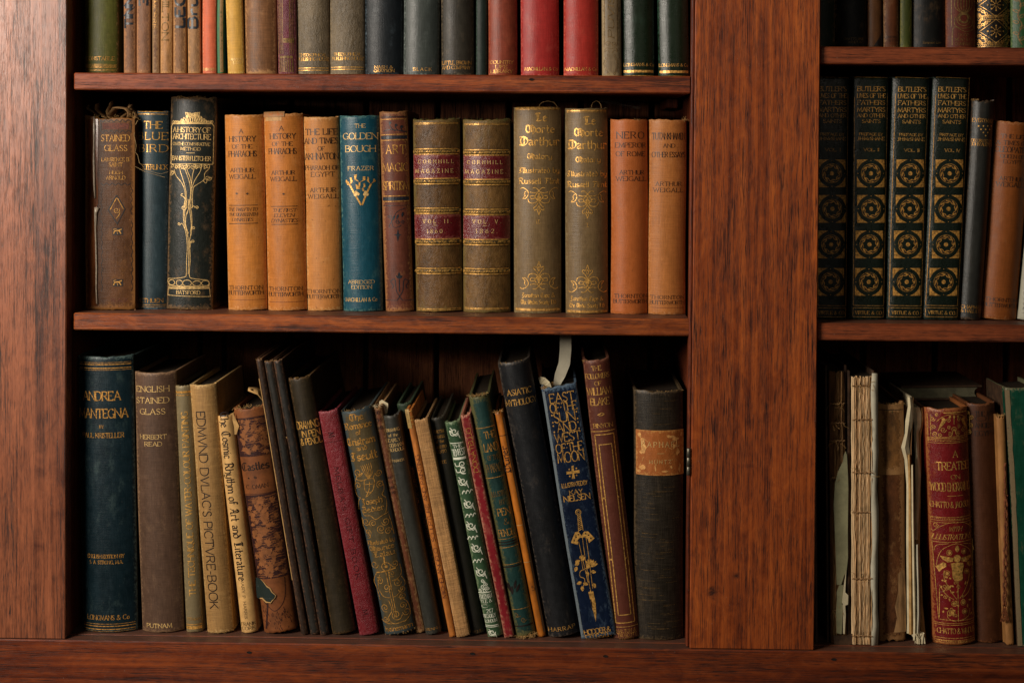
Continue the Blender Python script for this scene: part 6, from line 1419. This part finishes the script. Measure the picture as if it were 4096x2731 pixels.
shp(ro, [(230, 1325), (360, 1330), (410, 1310), (415, 1400), (370, 1430), (240, 1420)], boardm, 'spine_remnant', -.0045, .003)
m = MB(); m.box((-.0305+.004, .002, 0), (-.0275+.004, .17, h*.86), .0006); m.obj('loose_board', boardm, ro)
ro, w, h = bare('cream tattered book without spine, sewn gatherings bare, white paper strip down its right side', 3416, 3494, 1492, 3412, 3498, 15, [g2, g3, g3], (.035, .245, .49, .635, .83, .955), YR-.006, True, .2, 7)
m = MB(); ribbon(m, [Vector((w/2 + .0025 + .0006*sin(z*60), .0 + .001*sin(z*37), z)) for z in [h*k/14 for k in range(15)]], [.0075 + .0012*sin(k*2.1) for k in range(15)], .0012, Vector((1, .15, 0))); m.obj('paper_strip', PAPERW, ro, True)
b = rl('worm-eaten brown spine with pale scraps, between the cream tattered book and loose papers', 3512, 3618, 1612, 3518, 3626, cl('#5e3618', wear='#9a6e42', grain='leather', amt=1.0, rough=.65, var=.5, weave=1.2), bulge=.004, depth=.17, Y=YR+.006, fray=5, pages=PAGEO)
b.patch(N3, 735, 530, 1020, 1290, cl('#7a5228', wear='#a87c4c', grain='leather', amt=.9, var=.6, rough=.75), 'exposed_spine', .0004); b.rule(N3, 590, 8, 'k', part='crease'); b.rule(N3, 865, 8, 'k', part='crease'); b.S_(N3, '885,600 890,900 895,1290', 8, plain('green_stain', '#22401c', .8), 'green_thread')
b.poly(N3b, [(860, 720), (900, 680), (935, 690), (945, 1000), (945, 1290), (820, 1290), (850, 1150), (830, 1040), (860, 900)], g1, 'exposed_board'); b.threads(30, PAPERT, True, .005); b.finish()
# bundle of loose papers
pb = thing('paper_bundle', 'bundle of loose yellowed papers standing between worm-eaten spine and crimson gilt book', 'papers', tuple(unproj(3670, 2590, YR)[i] if i != 2 else Z_BOT for i in range(3)), None)
r_ = random.Random(11)
def sheet(pts, mat, y, th=.0006, dep=.12, name='sheet'):
    """outline pts (zoom N3) of the narrow front edge as x centre, y, width; sheet runs back into the shelf"""
    m = MB(); o = pb.location; n0 = 0
    for i, (x, yy, w_) in enumerate(pts):
        p = unproj(N3[0]+x/N3[2], N3[1]+yy/N3[2], y) - o; ww = w_/N3[2]*.2827e-3
        z = max(p.z, .001)
        for xx, dy in ((p.x-ww/2, .002), (p.x-ww*.1, 0), (p.x+ww/2, .003), (p.x+ww/2-.0004, dep), (p.x+ww/2-.0012, dep), (p.x-ww*.0+.0004, .006)):
            m.v.append((xx, p.y - o.y*0 + dy, z))
    k = 6
    for i in range(len(pts)-1):
        for j in range(k): m.f.append((i*k+j, i*k+(j+1) % k, (i+1)*k+(j+1) % k, (i+1)*k+j))
    m.f.append(tuple(range(k))); m.f.append(tuple((len(pts)-1)*k+j for j in reversed(range(k))))
    return m.obj(name, mat, pb, False)
sheet([(1150, 565, 80), (1165, 640, 95), (1170, 780, 75), (1155, 850, 50), (1165, 1100, 50), (1175, 1300, 60), (1165, 1700, 40), (1155, 2000, 36)], PAPER, YR+.010)
sheet([(1215, 570, 30), (1222, 690, 44), (1190, 900, 30), (1195, 1200, 30), (1170, 2100, 50), (1175, 2300, 60)], PAPERT, YR+.014)
sheet([(1085, 455, 52), (1095, 560, 66), (1080, 720, 90), (1060, 850, 60), (1035, 1000, 90), (1060, 1130, 70), (1075, 1400, 55), (1075, 2000, 60), (1085, 2900, 62), (1080, 3010, 60)], PAPER, YR+.002)
sheet([(1078, 1080, 30), (1090, 1500, 40), (1095, 2200, 50), (1100, 3020, 52)], PAPERT, YR-.001)
sheet([(1112, 1190, 22), (1120, 1800, 34), (1128, 2300, 34), (1140, 2900, 36), (1135, 3080, 30)], PAPER, YR-.002)
sheet([(1165, 2050, 24), (1168, 2200, 34), (1175, 2500, 26), (1180, 2800, 40), (1170, 3020, 44)], PAPERW, YR-.001)
sheet([(1120, 460, 12), (1110, 700, 12), (1098, 1000, 14), (1105, 1600, 14), (1120, 2200, 12), (1145, 3050, 12)], g4, YR+.004)
sheet([(1195, 2300, 34), (1205, 2700, 44), (1235, 3080, 56)], PAPERT, YR+.016)
m = MB()
for k in range(16):
    p = Vector((r_.uniform(-.002, .012), -.001+r_.uniform(0, .01), .001)); 
    ribbon(m, [p + Vector((0, 0, .0)), p + Vector((r_.uniform(-.003, .003), -.001, .006)), p + Vector((r_.uniform(-.004, .004), -.002, .012))], [.004, .003, .0015], .0004, Vector((1, r_.uniform(-1, 1), 0)))
m.obj('crumpled_foot', PAPER, pb)
# book lying flat on the others
ya = YR + .075
la, lb = unproj(3596, 1600, ya), unproj(3930, 1592, ya)
lt = unproj(3760, 1548, ya)
fb = thing('flat_book', 'thin book lying flat on top of upright books, page edges facing out', 'book', ((la.x+lb.x)/2, ya, la.z+.0005), None)
wd_, hh = lb.x-la.x, lt.z-la.z+.0012
fb.rotation_euler = (0, -.02, 0)
m = MB(); m.box((-wd_/2, 0, 0), (wd_/2, .12, .0022), .0006); m.obj('lower_board', boardm, fb)
m = MB(); m.box((-wd_/2+.002, 0, hh-.0022), (wd_/2, .12, hh), .0006); m.obj('upper_board', boardm, fb)
m = MB()
for k in range(9):
    z = .0024 + (hh-.0048)*k/9; e = .004*sin(pi*(k+.5)/9)
    m.box((-wd_/2+.0002+e*.6, .002+r_.uniform(0, .001), z), (wd_/2-.005-e, .115, z+(hh-.0048)/9-.0002))
m.obj('page_block', plain('grey_page_edges', '#5e5a44', .8, 0, .25, 80), fb)
b = rl('crimson leather book covered with gilt birds and scrolls, lettered A TREATISE ON WOOD ENGRAVING', 3706, 3882, 1632, 3745, 3912, cl('#70181a', wear='#a86838', grain='leather', amt=.55, rough=.3, var=.3, weave=.9, spec=.4), bulge=.010, depth=.19, Y=YR-.004, pw=2.4)
for y in (890, 905, 942): b.rule(N4, y, 5, 'g')
b.rule(N4, 615, 12, 'g', 470, 740)
for k in range(30): b.dot(N4, 335+15*k, 922+(15-k)*.2, 5, 'g')
b.S_(N4, '345,650 350,890 790,862 782,640', 5, 'g', smooth=False); b.S_(N4, '318,640 328,940', 5, 'g', smooth=False)
b.S_(N4, '400,720 450,670 520,640 590,632', 5, 'g', mir=585)
b.poly(N4, '410,830 430,760 455,700 450,680 475,672 495,690 490,720 470,745 440,780', 'g', mir=585)
for x, y, r, s0 in ((365, 690, 26, 0), (375, 780, 26, 2), (390, 850, 26, 1), (470, 800, 32, 0), (525, 700, 26, 3), (530, 770, 20, 1), (440, 860, 22, 2), (540, 850, 26, 4), (405, 640, 18, 1)):
    b.spiral(N4, x, y, r, s0, 1.4, 6, 'g'); b.spiral(N4, 1170-x, y-8, r, pi-s0, 1.4, 6, 'g', sgn=-1)
b.S_(N4, '555,865 570,830 560,790 585,770 610,790 600,830 618,860', 7, 'g'); b.dot(N4, 586, 800, 16, 'd')
for x in (540, 585, 630): b.dot(N4, x, 660, 14, 'g'); 
b.S_(N4, '585,640 585,740', 6, 'g')
for t, x, y, w, h in (('A', 598, 1062, 48, 66), ('TREATISE', 582, 1190, 360, 84), ('ON', 600, 1307, 100, 42), ('WOOD ENGRAVING', 580, 1415, 460, 92)): b.T(N4, t, x, y, w, h, 'g', sp=.12)
b.S_(N4, '512,1515 690,1508', 5, 'g', smooth=False); b.T(N4b, 'CHATTO & JACKSON', 525, 35, 415, 58, 'g', sp=.1)
for y in (160, 190, 212): b.rule(N4b, y, 5, 'g')
for k in range(26): b.dot(N4b, 325+16*k, 176, 5, 'g')
b.T(N4b, 'WITH', 548, 272, 125, 42, 'g', slant=.3); b.T(N4b, 'ILLUSTRATIONS', 535, 352, 395, 50, 'g', slant=.3, sp=.1)
b.spiral(N4b, 365, 240, 26, 0, 1.4, 5, 'g'); b.spiral(N4b, 710, 232, 22, 3, 1.4, 5, 'g', sgn=-1); b.S_(N4b, '330,290 345,305 380,270 460,222 540,205', 5, 'g'); b.S_(N4b, '735,280 700,250 640,215 560,205', 5, 'g')
b.S_(N4b, '335,410 740,392', 5, 'g', smooth=False); b.S_(N4b, '335,410 395,1165 755,1165 740,392', 5, 'g', smooth=False); b.S_(N4b, '352,500 375,440 480,415', 5, 'g', mir=552); b.S_(N4b, '370,660 385,560 420,480 500,430 560,415', 5, 'g', mir=556)
b.leaf(N4b, 562, 500, 70, 40, -pi/2, 'g'); 
for x, y in ((485, 505), (632, 492), (465, 708), (662, 690), (532, 1000), (625, 992), (515, 1090), (640, 1080)): 
    b.dot(N4b, x, y, 17, 'g'); b.S_(N4b, [(x+26*cos(k*pi/4), y+26*sin(k*pi/4)) for k in range(9)], 4, 'g')
b.poly(N4b, '400,540 460,545 525,555 522,590 470,600 420,570', 'g', mir=565); b.dot(N4b, 562, 560, 38, 'g'); b.poly(N4b, '500,610 560,598 625,605 630,640 615,700 622,760 605,780 535,780 515,740 515,680', 'g')
b.poly(N4b, '365,650 430,600 455,610 460,640 425,665 395,700', 'g'); b.poly(N4b, '730,640 700,600 670,600 665,630 700,650', 'd')
for Q in ('570,780 575,1180', '560,960 500,880 440,760 440,680', '590,950 640,880 690,760 690,680', '560,1180 480,1150 470,1080', '590,1170 680,1130 700,1060', '530,960 460,920 400,830', '610,950 680,900 730,810', '400,1150 400,860', '740,1130 735,860'): b.S_(N4b, Q, 6, 'g')
for k in range(26):
    a = b.rnd; x, y = a.uniform(400, 735), a.uniform(720, 1130); b.leaf(N4b, x, y, a.uniform(22, 42), 16, a.uniform(0, 6.28), 'g')
for k in range(14):
    a = b.rnd; b.spiral(N4b, a.uniform(410, 725), a.uniform(740, 1140), 20, a.uniform(0, 6), 1.3, 5, 'g')
for y in (1195, 1212, 1340, 1362, 1385): b.rule(N4b, y, 5, 'g')
b.T(N4b, 'CHATTO & WINDUS', 570, 1270, 370, 52, 'g', sp=.1)
for k in range(24): b.dot(N4b, 385+16*k, 1372, 5, 'g')
b.finish()
b = rl('plain dark brown book with blind lettering on ancient Egypt, half behind the crimson gilt book', 3876, 3984, 1610, 3905, 4020, cl('#4c2812', wear='#7c4c2c', amt=.35, rough=.5, var=.2), bulge=.006, depth=.18, Y=YR+.006, fray=2)
for t, y in (('THE ART', 630), ('OF', 680), ('ANCIENT', 755), ('EGYPT', 840)): b.T(N4, t, 930, y, 210, 52, 'k')
b.finish()
b = rl('thin tan paper-backed book with a twisted brown cord hanging down its spine', 3984, 4020, 1660, 4026, 4060, plain('tan_paper_spine', '#9c6c3c', .6, 0, .3, 60, .3, (1, 1, .3)), bulge=.002, depth=.15, Y=YR, fray=4, part='spine_paper')
b.threads(20, PAPERT, True, .005)
twist = plain('twisted_cord', '#6e3a1c', .75, 0, .4, 500)
for off, z0, z1 in ((0, 1155, 3850), (18, 1500, 3780)):
    m = MB(); pts = []
    for k in range(90):
        t = k/89; yy = 1420/1 + 0
        px = 3596 + (1135 + (30 if off == 0 else 50)*0 - 95*max(0, t-.25)*.6 + off)/2.704; py = 1420 + (z0 + (z1-z0)*t)/2.704
        p = b.Minv @ unproj(px, py, YR); pts.append(Vector((p.x + .0007*cos(k*1.5), -.0065 + .0007*sin(k*1.5), p.z)))
    pts = [p for p in pts if p.z > .045]
    tube(m, pts, .0011, 6); m.obj('twisted_cord', twist, b.root, True)
    m = MB()
    for k in range(9):
        p = pts[-1]; tube(m, [p, p + Vector((r_.uniform(-.002, .002), 0, -.008)), p + Vector((r_.uniform(-.005, .005), .001, -.018))], .0004, 4)
    m.obj('cord_tassel', twist, b.root)
b.finish()
b = rl('emerald green cloth book with chafed grey edge, cut by the right picture edge', 4020, 4160, 1548, 4074, 4215, cl('#0a4632', wear='#8a7c5c', amt=.35, rough=.5, var=.3), bulge=.002, depth=.075, Y=YR-.004, pw=6, pages=PAGEO)
b.coverobj.data.materials.append(boardm)
for p_ in b.coverobj.data.polygons:
    if p_.center.x < -b.w*.485 and p_.center.y > -.0005: p_.material_index = 1
m = MB()
for j in range(31):
    v = .001 + (b.h-.003)*j/30
    for i, u in enumerate((-b.w*.499, -b.w*.44, -b.w*.375)):
        u2 = u + (.0012*noise.noise((j*.9, 9, i)) if i == 2 else 0)
        m.v.append(b.P(u2, v, .0005)); kk = len(m.v)-1; m.uv[kk] = (u2+.3, v); m.ed[kk] = (.001, .004)
for j in range(30):
    for i in range(2): a = j*3+i; m.f.append((a+3, a+4, a+1, a))
m.obj('chafed_edge', cl('#4c4030', wear='#7c6a4c', amt=.7, var=.5, rough=.7), b.root, True)
b.finish()
# cobwebs: a few dusty strands under the shelves
web = plain('cobweb', '#8a8478', .9)
for lab, pts in (('dusty cobweb strands hanging under the upper left shelf near the middle stile', [(2400, 398), (2430, 412), (2470, 418), (2520, 424), (2560, 430)]),):
    m = MB(); c0 = unproj(pts[0][0], pts[0][1], .09)
    for s_ in range(4):
        tube(m, [unproj(x, y + s_*5*sin(i*1.7+s_), .09 + .004*s_) - c0 for i, (x, y) in enumerate(pts)], .00006, 4)
    o = m.obj('cobweb', web); o.location = c0; o['label'] = lab; o['category'] = 'cobweb'
